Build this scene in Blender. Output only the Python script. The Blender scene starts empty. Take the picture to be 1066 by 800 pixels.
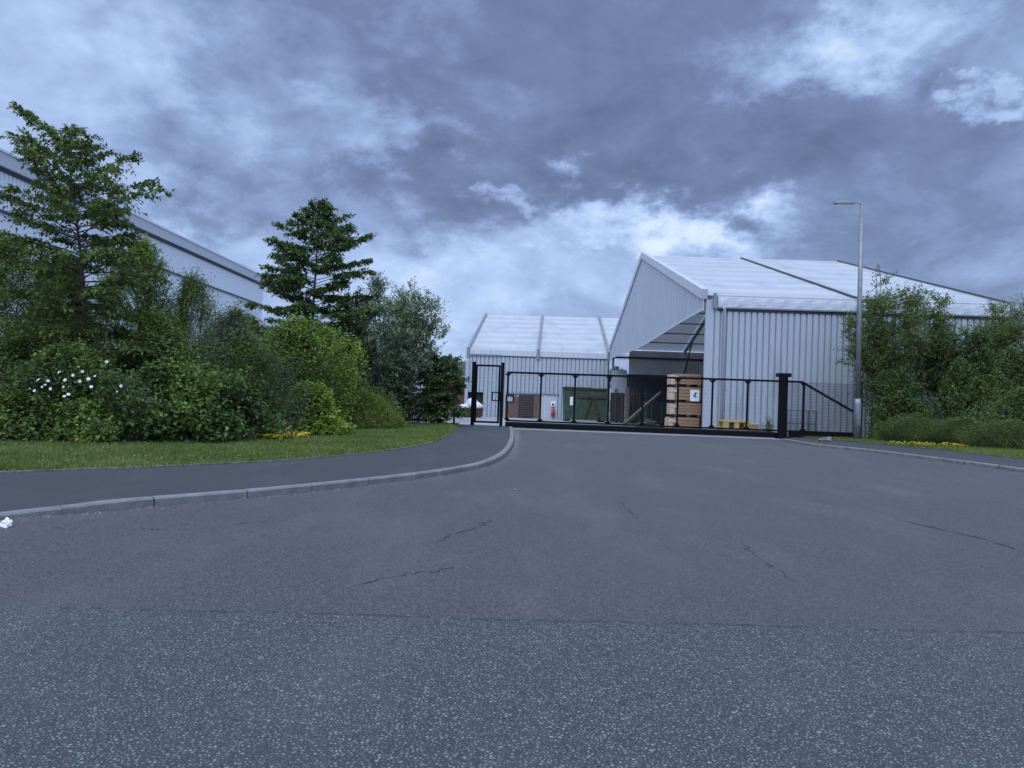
import bpy, math, random
import numpy as np
from mathutils import Vector, Matrix

# ------------------------------------------------------------------ camera, sky, sun, exposure
S = bpy.context.scene
COL = S.collection
FPX, CX, CY = 800.0, 533.0, 400.0          # focal length and centre in photo pixels (1066 x 800)
ROLL, PITCH = 0.035, math.atan(12 / 800)
EYE = Vector((0, 0, 1.2))
FWD = Vector((0, math.cos(PITCH), math.sin(PITCH)))
UPV = Vector((0, -math.sin(PITCH), math.cos(PITCH)))
RGT = Vector((1, 0, 0))
CR = RGT * math.cos(ROLL) + UPV * math.sin(ROLL)
CU = UPV * math.cos(ROLL) - RGT * math.sin(ROLL)

def ray(u, v):
    return FWD + CR * ((u - CX) / FPX) - CU * ((v - CY) / FPX)
def P(u, v, Y):
    r = ray(u, v)
    return EYE + r * (Y / r.y)
def G(u, v, z=0.0):
    r = ray(u, v)
    return EYE + r * ((z - EYE.z) / r.z)
def X(u, Y, v=430):
    return P(u, v, Y).x
def Z(u, v, Y):
    return P(u, v, Y).z

cam_d = bpy.data.cameras.new('camera')
cam = bpy.data.objects.new('camera', cam_d)
COL.objects.link(cam)
m = Matrix((CR, CU, -FWD)).transposed().to_4x4()
m.translation = EYE
cam.matrix_world = m
cam_d.sensor_width = 36
cam_d.lens = 36 * FPX / 1066
cam_d.clip_start, cam_d.clip_end = 0.05, 3000
S.camera = cam
S.view_settings.view_transform = 'Standard'
S.view_settings.look = 'None'
S.view_settings.exposure = 0.16
S.view_settings.gamma = 1
S.render.resolution_x, S.render.resolution_y = 1024, 768
S.cycles.max_bounces = 6
S.cycles.transparent_max_bounces = 8

SUN_EL, SUN_AZ = math.radians(38), math.radians(212)     # azimuth clockwise from +Y
W = bpy.data.worlds.new('World')
S.world = W
W.use_nodes = True
nt = W.node_tree
nt.nodes.clear()
def N(t, kind, **kw):
    n = t.nodes.new(kind)
    for k, v in kw.items():
        setattr(n, k, v)
    return n
def math_node(t, op, a, b=None, c=None, clamp=False):
    n = N(t, 'ShaderNodeMath', operation=op, use_clamp=clamp)
    for i, x in enumerate((a, b, c)):
        if x is None: continue
        if isinstance(x, (int, float)): n.inputs[i].default_value = x
        else: t.links.new(x, n.inputs[i])
    return n.outputs[0]

def build_world():
    L = nt.links.new
    M = lambda op, a, b=None, c=None, clamp=False: math_node(nt, op, a, b, c, clamp)
    tc = N(nt, 'ShaderNodeTexCoord')
    nrm = N(nt, 'ShaderNodeVectorMath', operation='NORMALIZE'); L(tc.outputs['Generated'], nrm.inputs[0])
    # billow warp
    warp = N(nt, 'ShaderNodeTexNoise'); warp.inputs['Scale'].default_value = 9.0; warp.inputs['Detail'].default_value = 9
    warp.inputs['Roughness'].default_value = 0.62
    st = N(nt, 'ShaderNodeMapping'); st.inputs['Scale'].default_value = (1, 1, 1.7); L(nrm.outputs[0], st.inputs[0])
    L(st.outputs[0], warp.inputs['Vector'])
    sep = N(nt, 'ShaderNodeSeparateXYZ'); L(nrm.outputs[0], sep.inputs[0])
    wsep = N(nt, 'ShaderNodeSeparateColor'); L(warp.outputs['Color'], wsep.inputs[0])
    az0 = M('ARCTAN2', sep.outputs[0], sep.outputs[1])
    el0 = M('ARCSINE', sep.outputs[2])
    az = M('ADD', az0, M('MULTIPLY', M('SUBTRACT', wsep.outputs[0], 0.5), 0.50))
    el = M('ADD', el0, M('MULTIPLY', M('SUBTRACT', wsep.outputs[1], 0.5), 0.26))
    # large banks: (u, v) direction in the sky, half widths in degrees, weight
    banks = [(620, 75, 19, 8.5, -.25), (460, 195, 9, 3.6, -.27), (720, 160, 10, 3.6, -.20), (960, 225, 13, 5.0, -.21),
             (180, 165, 8, 4.5, -.13), (180, 232, 6, 1.6, -.12), (940, 130, 9, 2.8, -.16), (300, 50, 7, 4, -.05),
             (40, 60, 12, 7, .19), (160, 95, 6, 2.6, .10), (378, 130, 5, 2.4, .20), (640, 228, 7.0, 2.2, .40), (750, 240, 5.5, 1.9, .26),
             (560, 275, 9, 2.6, .16), (430, 322, 11, 4, .26), (215, 265, 6.5, 2.6, .28), (200, 193, 8, 1.4, .12), (855, 62, 7, 2.0, .24),
             (920, 22, 7, 1.8, .20), (1056, 97, 3, 1.1, .36), (508, 204, 2.2, 1.1, .36), (50, 200, 9, 4, .10), (650, 320, 12, 3, .06)]
    acc = None
    for (u, v, sa, se, w) in banks:
        d = ray(u, v).normalized()
        a, e = math.atan2(d.x, d.y), math.asin(d.z)
        p = M('POWER', M('MULTIPLY', M('SUBTRACT', az, a), 57.3 / sa), 2.0)
        q = M('POWER', M('MULTIPLY', M('SUBTRACT', el, e), 57.3 / se), 2.0)
        g = M('MULTIPLY', M('EXPONENT', M('MULTIPLY', M('POWER', M('ADD', p, q), 1.5), -1.0)), w)
        acc = g if acc is None else M('ADD', acc, g)
    # streaky and puffy detail
    n1 = N(nt, 'ShaderNodeTexNoise'); n1.inputs['Scale'].default_value = 4.2; n1.inputs['Detail'].default_value = 10
    n1.inputs['Roughness'].default_value = 0.60; n1.inputs['Distortion'].default_value = 0.15
    st1 = N(nt, 'ShaderNodeMapping'); st1.inputs['Scale'].default_value = (1, 1, 1.8); st1.inputs['Rotation'].default_value = (0, 0.25, 0.3)
    L(nrm.outputs[0], st1.inputs[0]); L(st1.outputs[0], n1.inputs['Vector'])
    n2 = N(nt, 'ShaderNodeTexNoise'); n2.inputs['Scale'].default_value = 11; n2.inputs['Detail'].default_value = 6
    n2.inputs['Roughness'].default_value = 0.6; n2.inputs['Distortion'].default_value = 0.3
    L(st.outputs[0], n2.inputs['Vector'])
    t = M('ADD', M('ADD', 0.50, acc), M('MULTIPLY', M('SUBTRACT', n1.outputs[0], 0.5), 0.50))
    t = M('ADD', t, M('MULTIPLY', M('SUBTRACT', n2.outputs[0], 0.5), 0.40))
    n3 = N(nt, 'ShaderNodeTexNoise'); n3.inputs['Scale'].default_value = 6.5; n3.inputs['Detail'].default_value = 5
    n3.inputs['Roughness'].default_value = 0.5; n3.inputs['Distortion'].default_value = 0.6
    L(st.outputs[0], n3.inputs['Vector'])
    puff = M('ABSOLUTE', M('MULTIPLY_ADD', n3.outputs[0], 2.0, -1.0))                  # rounded heads with darker creases
    t = M('ADD', t, M('MULTIPLY', M('SUBTRACT', puff, 0.20), 0.38))
    ramp = N(nt, 'ShaderNodeValToRGB'); L(t, ramp.inputs[0])
    cr = ramp.color_ramp
    cr.elements[0].position, cr.elements[0].color = 0.04, (.112, .150, .278, 1)
    cr.elements[1].position, cr.elements[1].color = 1.0, (.74, .87, 1.0, 1)
    for p, c in ((.28, (.165, .222, .392)), (.50, (.272, .376, .635)), (.74, (.445, .590, .89))):
        e = cr.elements.new(p); e.color = (*c, 1)
    # an overcast sky is brightest overhead: radiance climbs towards the zenith
    up = N(nt, 'ShaderNodeMapRange', interpolation_type='SMOOTHSTEP')
    L(sep.outputs[2], up.inputs[0])
    for i, v in zip((1, 2, 3, 4), (0.46, 0.85, 1.0, 3.1)): up.inputs[i].default_value = v
    back = N(nt, 'ShaderNodeMapRange', interpolation_type='SMOOTHSTEP')
    L(M('MULTIPLY', sep.outputs[1], -1.0), back.inputs[0])
    for i, v in zip((1, 2, 3, 4), (0.0, 0.7, 1.0, 2.3)): back.inputs[i].default_value = v
    mul = M('MULTIPLY', up.outputs[0], back.outputs[0])
    hi = N(nt, 'ShaderNodeMix', data_type='RGBA'); hi.inputs[7].default_value = (.46, .545, .70, 1)   # thin even cloud overhead
    hf = N(nt, 'ShaderNodeMapRange', interpolation_type='SMOOTHSTEP'); L(sep.outputs[2], hf.inputs[0])
    for i, v in zip((1, 2, 3, 4), (0.48, 0.8, 0.0, .85)): hf.inputs[i].default_value = v
    L(hf.outputs[0], hi.inputs[0]); L(ramp.outputs[0], hi.inputs[6])
    bgc = N(nt, 'ShaderNodeBackground'); L(hi.outputs[2], bgc.inputs[0]); L(mul, bgc.inputs[1])
    sky = N(nt, 'ShaderNodeTexSky', sky_type='NISHITA', sun_disc=False)
    sky.sun_elevation, sky.sun_rotation = SUN_EL, SUN_AZ
    bgs = N(nt, 'ShaderNodeBackground'); L(sky.outputs[0], bgs.inputs[0]); bgs.inputs[1].default_value = 0.08
    mx = N(nt, 'ShaderNodeMixShader'); mx.inputs[0].default_value = 0.90
    L(bgs.outputs[0], mx.inputs[1]); L(bgc.outputs[0], mx.inputs[2])
    out = N(nt, 'ShaderNodeOutputWorld'); L(mx.outputs[0], out.inputs[0])
build_world()

sun_d = bpy.data.lights.new('sun', 'SUN')
sun_d.energy, sun_d.angle, sun_d.color = 0.8, math.radians(35), (1, .96, .9)
sun = bpy.data.objects.new('sun', sun_d)
COL.objects.link(sun)
sdir = Vector((math.sin(SUN_AZ) * math.cos(SUN_EL), math.cos(SUN_AZ) * math.cos(SUN_EL), math.sin(SUN_EL)))
sun.rotation_euler = (-sdir).to_track_quat('-Z', 'Y').to_euler()
sun.location = (0, -20, 40)

# ------------------------------------------------------------------ helpers
rng = np.random.default_rng(7)
random.seed(7)

def material(name, base, rough=.6, var=0.0, vscale=4.0, bump=0.0, bscale=40.0, metal=0.0, dirt=None, dscale=1.0, damt=.5, spec=.4, stretch=(1, 1, 1), fine=0.0):
    mt = bpy.data.materials.new(name); mt.use_nodes = True
    t = mt.node_tree; L = t.links.new
    b = t.nodes['Principled BSDF']
    b.inputs['Base Color'].default_value = (*base, 1)
    b.inputs['Roughness'].default_value = rough
    b.inputs['Metallic'].default_value = metal
    b.inputs['Specular IOR Level'].default_value = spec
    tc = N(t, 'ShaderNodeTexCoord')
    mp = N(t, 'ShaderNodeMapping'); mp.inputs['Scale'].default_value = stretch
    L(tc.outputs['Object'], mp.inputs[0])
    colsock = None
    if var:
        n = N(t, 'ShaderNodeTexNoise'); n.inputs['Scale'].default_value = vscale; n.inputs['Detail'].default_value = 6
        L(mp.outputs[0], n.inputs['Vector'])
        r = N(t, 'ShaderNodeValToRGB'); L(n.outputs[0], r.inputs[0])
        r.color_ramp.elements[0].position, r.color_ramp.elements[1].position = .3, .7
        r.color_ramp.elements[0].color = (*[c * (1 - var) for c in base], 1)
        r.color_ramp.elements[1].color = (*[min(1, c * (1 + var)) for c in base], 1)
        colsock = r.outputs[0]
    if dirt:
        n = N(t, 'ShaderNodeTexNoise'); n.inputs['Scale'].default_value = dscale; n.inputs['Detail'].default_value = 8; n.inputs['Roughness'].default_value = .65
        L(mp.outputs[0], n.inputs['Vector'])
        r = N(t, 'ShaderNodeMapRange'); L(n.outputs[0], r.inputs[0])
        for i, v in zip((1, 2, 3, 4), (.5, .72, 0, damt)): r.inputs[i].default_value = v
        mx = N(t, 'ShaderNodeMix', data_type='RGBA')
        L(r.outputs[0], mx.inputs[0])
        if colsock is None: mx.inputs[6].default_value = (*base, 1)
        else: L(colsock, mx.inputs[6])
        mx.inputs[7].default_value = (*dirt, 1)
        colsock = mx.outputs[2]
    if colsock is not None: L(colsock, b.inputs['Base Color'])
    if bump:
        n = N(t, 'ShaderNodeTexNoise'); n.inputs['Scale'].default_value = bscale; n.inputs['Detail'].default_value = 4
        L(mp.outputs[0], n.inputs['Vector'])
        bp = N(t, 'ShaderNodeBump'); bp.inputs['Strength'].default_value = bump; bp.inputs['Distance'].default_value = .02
        L(n.outputs[0], bp.inputs['Height']); L(bp.outputs[0], b.inputs['Normal'])
    return mt

def asphalt(name, base, stone, cell, bump, patch, light):
    """bitumen with stones: Voronoi cells in metres, plus worn and stained areas"""
    mt = bpy.data.materials.new(name); mt.use_nodes = True
    t = mt.node_tree; L = t.links.new
    b = t.nodes['Principled BSDF']; b.inputs['Roughness'].default_value = .72; b.inputs['Specular IOR Level'].default_value = .45
    tc = N(t, 'ShaderNodeTexCoord')
    wn = N(t, 'ShaderNodeTexNoise'); wn.inputs['Scale'].default_value = cell * .45; wn.inputs['Detail'].default_value = 2
    L(tc.outputs['Object'], wn.inputs['Vector'])
    wo = N(t, 'ShaderNodeVectorMath', operation='MULTIPLY_ADD'); L(wn.outputs['Color'], wo.inputs[0]); wo.inputs[1].default_value = (.9 / cell,) * 3
    L(tc.outputs['Object'], wo.inputs[2])
    v = N(t, 'ShaderNodeTexVoronoi'); v.inputs['Scale'].default_value = cell; v.inputs['Randomness'].default_value = 1
    L(wo.outputs[0], v.inputs['Vector'])
    ve = N(t, 'ShaderNodeTexVoronoi', feature='DISTANCE_TO_EDGE'); ve.inputs['Scale'].default_value = cell; ve.inputs['Randomness'].default_value = 1
    L(wo.outputs[0], ve.inputs['Vector'])
    sc = N(t, 'ShaderNodeSeparateColor'); L(v.outputs['Color'], sc.inputs[0])
    # each stone has its own grey; bitumen stays dark in the gaps
    r = math_node(t, 'POWER', sc.outputs[0], 1.15)
    d = N(t, 'ShaderNodeMapRange', interpolation_type='SMOOTHSTEP'); L(ve.outputs['Distance'], d.inputs[0])
    for i, x in zip((1, 2, 3, 4), (.05, .34, 0, 1)): d.inputs[i].default_value = x
    mx0 = N(t, 'ShaderNodeMix', data_type='RGBA'); L(r, mx0.inputs[0])
    mx0.inputs[6].default_value = (*[x * .8 for x in base], 1); mx0.inputs[7].default_value = (*stone, 1)
    mx = N(t, 'ShaderNodeMix', data_type='RGBA'); L(d.outputs[0], mx.inputs[0])
    mx.inputs[6].default_value = (*[x * .25 for x in base], 1); L(mx0.outputs[2], mx.inputs[7])
    col = mx.outputs[2]
    for (scale, det, lo, hi, amt, c, stretch) in ((.35, 8, .45, .72, patch, [x * .62 for x in base], (1, 1, 1)),
                                         (.8, 10, .50, .76, light, [min(1, x * 1.75) for x in base], (1.6, .5, 1)),
                                         (6.0, 8, .5, .75, patch * .6, [x * .7 for x in base], (1, 1, 1))):
        mp = N(t, 'ShaderNodeMapping'); mp.inputs['Scale'].default_value = stretch; mp.inputs['Location'].default_value = (scale * 7, 3 * scale, 0)
        L(tc.outputs['Object'], mp.inputs[0])
        n = N(t, 'ShaderNodeTexNoise'); n.inputs['Scale'].default_value = scale; n.inputs['Detail'].default_value = det; n.inputs['Roughness'].default_value = .6
        L(mp.outputs[0], n.inputs['Vector'])
        rr = N(t, 'ShaderNodeMapRange'); L(n.outputs[0], rr.inputs[0])
        for i, x in zip((1, 2, 3, 4), (lo, hi, 0, amt)): rr.inputs[i].default_value = x
        m2 = N(t, 'ShaderNodeMix', data_type='RGBA'); L(rr.outputs[0], m2.inputs[0]); L(col, m2.inputs[6])
        m2.inputs[7].default_value = (*c, 1)
        col = m2.outputs[2]
    L(col, b.inputs['Base Color'])
    hgt = math_node(t, 'MULTIPLY', d.outputs[0], math_node(t, 'ADD', math_node(t, 'MULTIPLY', sc.outputs[1], .7), .3))
    bp = N(t, 'ShaderNodeBump'); bp.inputs['Strength'].default_value = bump; bp.inputs['Distance'].default_value = .35 / cell
    L(hgt, bp.inputs['Height'])
    g = N(t, 'ShaderNodeNewGeometry')                                  # stones lie at slightly different tilts
    tl = N(t, 'ShaderNodeVectorMath', operation='MULTIPLY_ADD'); L(v.outputs['Color'], tl.inputs[0])
    tl.inputs[1].default_value = (bump * .55, bump * .55, 0); L(g.outputs['Normal'], tl.inputs[2])
    tl2 = N(t, 'ShaderNodeVectorMath', operation='SUBTRACT'); L(tl.outputs[0], tl2.inputs[0]); tl2.inputs[1].default_value = (bump * .275, bump * .275, 0)
    tn = N(t, 'ShaderNodeVectorMath', operation='NORMALIZE'); L(tl2.outputs[0], tn.inputs[0]); L(tn.outputs[0], bp.inputs['Normal'])
    fn = N(t, 'ShaderNodeTexNoise'); fn.inputs['Scale'].default_value = 7; fn.inputs['Detail'].default_value = 6
    L(tc.outputs['Object'], fn.inputs['Vector'])
    bp2 = N(t, 'ShaderNodeBump'); bp2.inputs['Strength'].default_value = .25; bp2.inputs['Distance'].default_value = .02
    L(fn.outputs[0], bp2.inputs['Height']); L(bp.outputs[0], bp2.inputs['Normal']); L(bp2.outputs[0], b.inputs['Normal'])
    return mt

def leaf_material(name, c1, c2, c3, transl=.3, rough=.5, scale=1.1, spec=.16):
    """leaf colour differs leaf by leaf and sprig by sprig (young and old growth)"""
    mt = bpy.data.materials.new(name); mt.use_nodes = True
    t = mt.node_tree; L = t.links.new
    b = t.nodes['Principled BSDF']; b.inputs['Roughness'].default_value = rough; b.inputs['Specular IOR Level'].default_value = spec
    g = N(t, 'ShaderNodeNewGeometry')
    tc = N(t, 'ShaderNodeTexCoord')
    n = N(t, 'ShaderNodeTexNoise'); n.inputs['Scale'].default_value = scale; n.inputs['Detail'].default_value = 6; n.inputs['Roughness'].default_value = .62
    L(tc.outputs['Object'], n.inputs['Vector'])
    f = math_node(t, 'ADD', math_node(t, 'MULTIPLY', g.outputs['Random Per Island'], .45), math_node(t, 'MULTIPLY', math_node(t, 'SUBTRACT', n.outputs[0], .25), 1.15), clamp=True)
    r = N(t, 'ShaderNodeValToRGB'); L(f, r.inputs[0])
    r.color_ramp.elements[0].position, r.color_ramp.elements[0].color = .1, (*c1, 1)
    r.color_ramp.elements[1].position, r.color_ramp.elements[1].color = .95, (*c3, 1)
    e = r.color_ramp.elements.new(.5); e.color = (*c2, 1)
    L(r.outputs[0], b.inputs['Base Color'])
    tr = N(t, 'ShaderNodeBsdfTranslucent')
    hs = N(t, 'ShaderNodeHueSaturation'); hs.inputs['Saturation'].default_value = 1.1; hs.inputs['Value'].default_value = 1.3
    L(r.outputs[0], hs.inputs['Color']); L(hs.outputs[0], tr.inputs[0])
    mx = N(t, 'ShaderNodeMixShader'); mx.inputs[0].default_value = transl
    L(b.outputs[0], mx.inputs[1]); L(tr.outputs[0], mx.inputs[2])
    L(mx.outputs[0], t.nodes['Material Output'].inputs[0])
    return mt

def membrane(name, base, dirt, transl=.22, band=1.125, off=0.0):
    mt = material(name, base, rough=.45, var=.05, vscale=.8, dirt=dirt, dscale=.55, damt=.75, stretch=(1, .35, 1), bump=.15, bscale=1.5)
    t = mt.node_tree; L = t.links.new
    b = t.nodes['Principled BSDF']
    # sag shading between purlins, painted into the colour as stripes across the slope
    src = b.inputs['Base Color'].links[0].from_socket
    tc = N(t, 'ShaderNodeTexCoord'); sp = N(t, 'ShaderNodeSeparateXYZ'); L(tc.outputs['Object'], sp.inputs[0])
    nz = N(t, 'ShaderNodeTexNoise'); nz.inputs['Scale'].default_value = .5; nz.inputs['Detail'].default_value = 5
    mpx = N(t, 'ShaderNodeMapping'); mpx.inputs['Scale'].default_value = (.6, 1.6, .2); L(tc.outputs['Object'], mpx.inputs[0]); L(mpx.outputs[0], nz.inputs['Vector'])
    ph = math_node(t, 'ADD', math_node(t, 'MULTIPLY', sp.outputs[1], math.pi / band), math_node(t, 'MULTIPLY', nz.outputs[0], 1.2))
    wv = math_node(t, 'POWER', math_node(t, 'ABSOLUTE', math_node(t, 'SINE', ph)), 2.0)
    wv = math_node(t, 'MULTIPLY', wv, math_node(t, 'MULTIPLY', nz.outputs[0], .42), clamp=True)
    bm = N(t, 'ShaderNodeMix', data_type='RGBA'); L(wv, bm.inputs[0]); L(src, bm.inputs[6]); bm.inputs[7].default_value = (*[c * .62 for c in dirt], 1)  # painted sag shade borrows a darkened dirt colour
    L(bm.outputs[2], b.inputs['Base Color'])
    tr = N(t, 'ShaderNodeBsdfTranslucent'); tr.inputs[0].default_value = (*[c * .75 for c in base], 1)
    mx = N(t, 'ShaderNodeMixShader'); mx.inputs[0].default_value = transl
    L(b.outputs[0], mx.inputs[1]); L(tr.outputs[0], mx.inputs[2]); L(mx.outputs[0], t.nodes['Material Output'].inputs[0])
    return mt

def root_of(parent):
    o = Vector((0, 0, 0))
    while parent is not None:
        o = o + parent.location; parent = parent.parent
    return o

class MB:
    """collects shapes in world metres; build() links them as ONE mesh object"""
    def __init__(s): s.v, s.f = [], []
    def poly(s, pts):
        i = len(s.v); s.v += [tuple(p) for p in pts]; s.f.append(tuple(range(i, i + len(pts)))); return s
    def hexa(s, a, b):
        """two quads a (4 pts) and b (4 pts) joined to a closed block"""
        i = len(s.v); s.v += [tuple(p) for p in a] + [tuple(p) for p in b]
        s.f += [(i+3, i+2, i+1, i), (i+4, i+5, i+6, i+7)] + [(i+k, i+(k+1) % 4, i+4+(k+1) % 4, i+4+k) for k in range(4)]
        return s
    def box(s, lo, hi):
        x0, y0, z0 = lo; x1, y1, z1 = hi
        return s.hexa([(x0, y0, z0), (x1, y0, z0), (x1, y1, z0), (x0, y1, z0)], [(x0, y0, z1), (x1, y0, z1), (x1, y1, z1), (x0, y1, z1)])
    def beam(s, p, q, w, h=None, up=(0, 0, 1)):
        """bar from p to q, w across, h along 'up'"""
        p, q = Vector(p), Vector(q); h = h or w
        d = (q - p).normalized(); u = Vector(up)
        if abs(d.dot(u)) > .98: u = Vector((0, 1, 0))
        r = d.cross(u).normalized() * (w / 2); u = r.cross(d).normalized() * (h / 2)
        return s.hexa([p - r - u, p + r - u, p + r + u, p - r + u], [q - r - u, q + r - u, q + r + u, q - r + u])
    def tube(s, pts, radii, n=8, caps=True):
        pts = [Vector(p) for p in pts]
        if isinstance(radii, (int, float)): radii = [radii] * len(pts)
        base = len(s.v)
        d0 = (pts[1] - pts[0]).normalized()
        u = Vector((0, 0, 1)) if abs(d0.z) < .9 else Vector((1, 0, 0))
        for k, p in enumerate(pts):
            d = (pts[min(k + 1, len(pts) - 1)] - pts[max(k - 1, 0)]).normalized()
            a = d.cross(u).normalized(); b = d.cross(a).normalized()
            for j in range(n):
                t = 2 * math.pi * j / n
                s.v.append(tuple(p + (a * math.cos(t) + b * math.sin(t)) * radii[k]))
        for k in range(len(pts) - 1):
            for j in range(n):
                s.f.append((base + k*n + j, base + (k+1)*n + j, base + (k+1)*n + (j+1) % n, base + k*n + (j+1) % n))
        if caps:
            s.f.append(tuple(base + j for j in range(n)))
            s.f.append(tuple(base + (len(pts)-1)*n + j for j in reversed(range(n))))
        return s
    def build(s, name, mat, parent=None, smooth=False, bevel=0):
        off = root_of(parent)
        me = bpy.data.meshes.new(name)
        me.from_pydata([(x - off.x, y - off.y, z - off.z) for x, y, z in s.v], [], s.f)
        me.materials.append(mat)
        if smooth:
            me.polygons.foreach_set('use_smooth', [True] * len(me.polygons))
        me.update()
        o = bpy.data.objects.new(name, me); COL.objects.link(o); o.parent = parent
        if bevel:
            bv = o.modifiers.new('bevel', 'BEVEL'); bv.width = bevel; bv.segments = 2; bv.limit_method = 'ANGLE'
        return o

def fast_mesh(name, V, T, mat, parent=None, wood=None, mix=None):
    """numpy triangles (k,3) to one mesh object"""
    off = np.array(root_of(parent))
    me = bpy.data.meshes.new(name)
    nl = len(T)
    if wood is not None:                                             # the twigs that carry the leaves
        (wv, wt), wm = wood
        T = np.concatenate([T, wt + len(V)]); V = np.concatenate([V, wv])
    V = np.asarray(V, dtype=np.float32) - off.astype(np.float32); T = np.asarray(T, dtype=np.int32)
    k = T.shape[1]
    me.vertices.add(len(V)); me.vertices.foreach_set('co', V.ravel())
    me.loops.add(T.size); me.loops.foreach_set('vertex_index', T.ravel())
    me.polygons.add(len(T)); me.polygons.foreach_set('loop_start', np.arange(0, T.size, k, dtype=np.int32))
    me.update(calc_edges=True)
    me.materials.append(mat)
    if wood is not None:
        me.materials.append(wm); mi = np.zeros(len(T), dtype=np.int32); mi[nl:] = 1
        if mix is not None:                                          # other plants growing through
            me.materials.append(mix[0]); mi[:nl][mix[1]] = 2
        me.polygons.foreach_set('material_index', mi)
    o = bpy.data.objects.new(name, me); COL.objects.link(o); o.parent = parent
    return o

def empty(name, loc, label, cat, group=None):
    o = bpy.data.objects.new(name, None); o.location = loc; o.empty_display_size = .3
    COL.objects.link(o)
    return tag(o, label, cat, group)
def tag(o, label=None, cat=None, group=None, kind=None):
    if label: o['label'] = label
    if cat: o['category'] = cat
    if group: o['group'] = group
    if kind: o['kind'] = kind
    return o

def zg(y):
    """the yard falls gently away behind the gate"""
    return 0.0 if y < 29 else (-.75 * (y - 29) / 37 if y < 66 else -.75)

# ------------------------------------------------------------------ materials
A_COARSE = asphalt('coarse_asphalt', (.094, .107, .117), (.215, .238, .256), 68, 1.0, .35, .15)
A_FINE = asphalt('fine_asphalt', (.106, .101, .113), (.195, .187, .203), 85, 1.0, .6, .2)
A_PATH = asphalt('path_asphalt', (.054, .057, .064), (.098, .103, .115), 150, .4, .25, .25)
CONC = material('concrete', (.30, .30, .30), .85, .15, 3, .2, 60, dirt=(.16, .15, .14), dscale=1.2)
YARD = material('yard_concrete', (.26, .26, .265), .85, .12, .6, .15, 30, dirt=(.14, .14, .14), dscale=.5)
KERB = material('kerb_concrete', (.165, .165, .165), .9, .22, 5, .5, 70, dirt=(.10, .10, .095), dscale=1.6, damt=.75)
SOIL = material('soil', (.085, .082, .045), .95, .4, 3, .5, 20)
TERRAIN = material('terrain_ground', (.07, .085, .04), .95, .35, .4, .3, 10)
CRACK = material('crack_bitumen', (.030, .030, .034), .9)
BLACK = material('black_powder_coat', (.0040, .0045, .006), .55, .2, 8, spec=.09)
CLAD = material('grey_cladding', (.345, .385, .43), .45, .07, .7, dirt=(.23, .255, .285), dscale=.7, damt=.75, stretch=(1.6, 1.6, .35), spec=.4)
CLADG = material('gable_cladding', (.35, .395, .45), .5, .05, .8, dirt=(.26, .29, .33), dscale=.6, damt=.4, stretch=(1.5, 1.5, .4))
TRIM = material('pale_trim', (.45, .48, .52), .4, .05, 2, dirt=(.3, .31, .33), dscale=2)
ALU = material('aluminium_profile', (.22, .235, .255), .4, .1, 4, metal=.5)
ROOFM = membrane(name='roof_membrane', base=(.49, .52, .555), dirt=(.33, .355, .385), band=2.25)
VALM = material('valance_membrane', (.50, .53, .57), .5, .06, 2, .35, 3, dirt=(.34, .36, .38), dscale=1.5, stretch=(3, 3, .5))
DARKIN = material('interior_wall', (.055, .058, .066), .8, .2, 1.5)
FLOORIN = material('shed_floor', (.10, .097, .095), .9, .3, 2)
WARE = material('warehouse_panel', (.58, .62, .68), .5, .03, .4, dirt=(.48, .51, .56), dscale=.3, damt=.4)
WARED = material('dark_flashing', (.05, .055, .07), .5)
GALV = material('galvanised_steel', (.20, .215, .23), .45, .15, 6, metal=.4, dirt=(.22, .23, .24), dscale=4)
GREENM = material('green_skip_paint', (.035, .070, .050), .7, .35, 2.5, dirt=(.045, .035, .024), dscale=1.6, damt=.85)
RUST = material('rusty_steel', (.065, .035, .022), .85, .4, 5)
WOOD = material('brown_timber', (.275, .170, .105), .75, .28, 5, .2, 40, stretch=(1, 1, 9))
WOODP = material('pale_timber', (.46, .36, .25), .8, .2, 6, stretch=(1, 1, 6))
WOODY = material('yellow_timber', (.42, .31, .11), .7, .2, 8)
WOODG = material('weathered_timber', (.10, .088, .075), .85, .3, 6)
PAPER = material('white_paper', (.74, .74, .75), .7, .06, 30)
SACK = material('white_sacking', (.62, .63, .66), .7, .1, 6, .5, 12)
BLUE = material('blue_print', (.02, .07, .35), .6)
RED = material('red_paint', (.36, .06, .07), .5, .1, 8)
BROWNB = material('brown_board', (.115, .075, .055), .7, .25, 4)
DOORD = material('dark_door_paint', (.022, .020, .022), .6, .2, 4)
SLATE = material('roof_slate', (.05, .052, .062), .7, .2, 3, .3, 8)
BRICK = material('red_brick', (.13, .07, .055), .85, .25, 12)
WHITEP = material('white_paint', (.72, .72, .72), .5)
ORANGE = material('amber_plastic', (.75, .26, .03), .4)
GLASSD = material('dark_glass', (.015, .018, .024), .1, spec=.6)
STONE = material('pale_stone', (.18, .175, .165), .9, .25, 12, .6, 20)
BARK = material('bark', (.060, .050, .040), .9, .35, 12, .6, 40, stretch=(1, 1, .3))
BARKS = material('grey_bark', (.10, .092, .078), .9, .3, 12, .5, 40, stretch=(1, 1, .3))
STRAW = material('dry_straw', (.36, .29, .15), .9, .3, 20)
LAMPM = material('lamp_housing', (.16, .17, .19), .45, .1, 10, metal=.3)
COVER = material('lamp_cover', (.55, .55, .52), .3)

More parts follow.
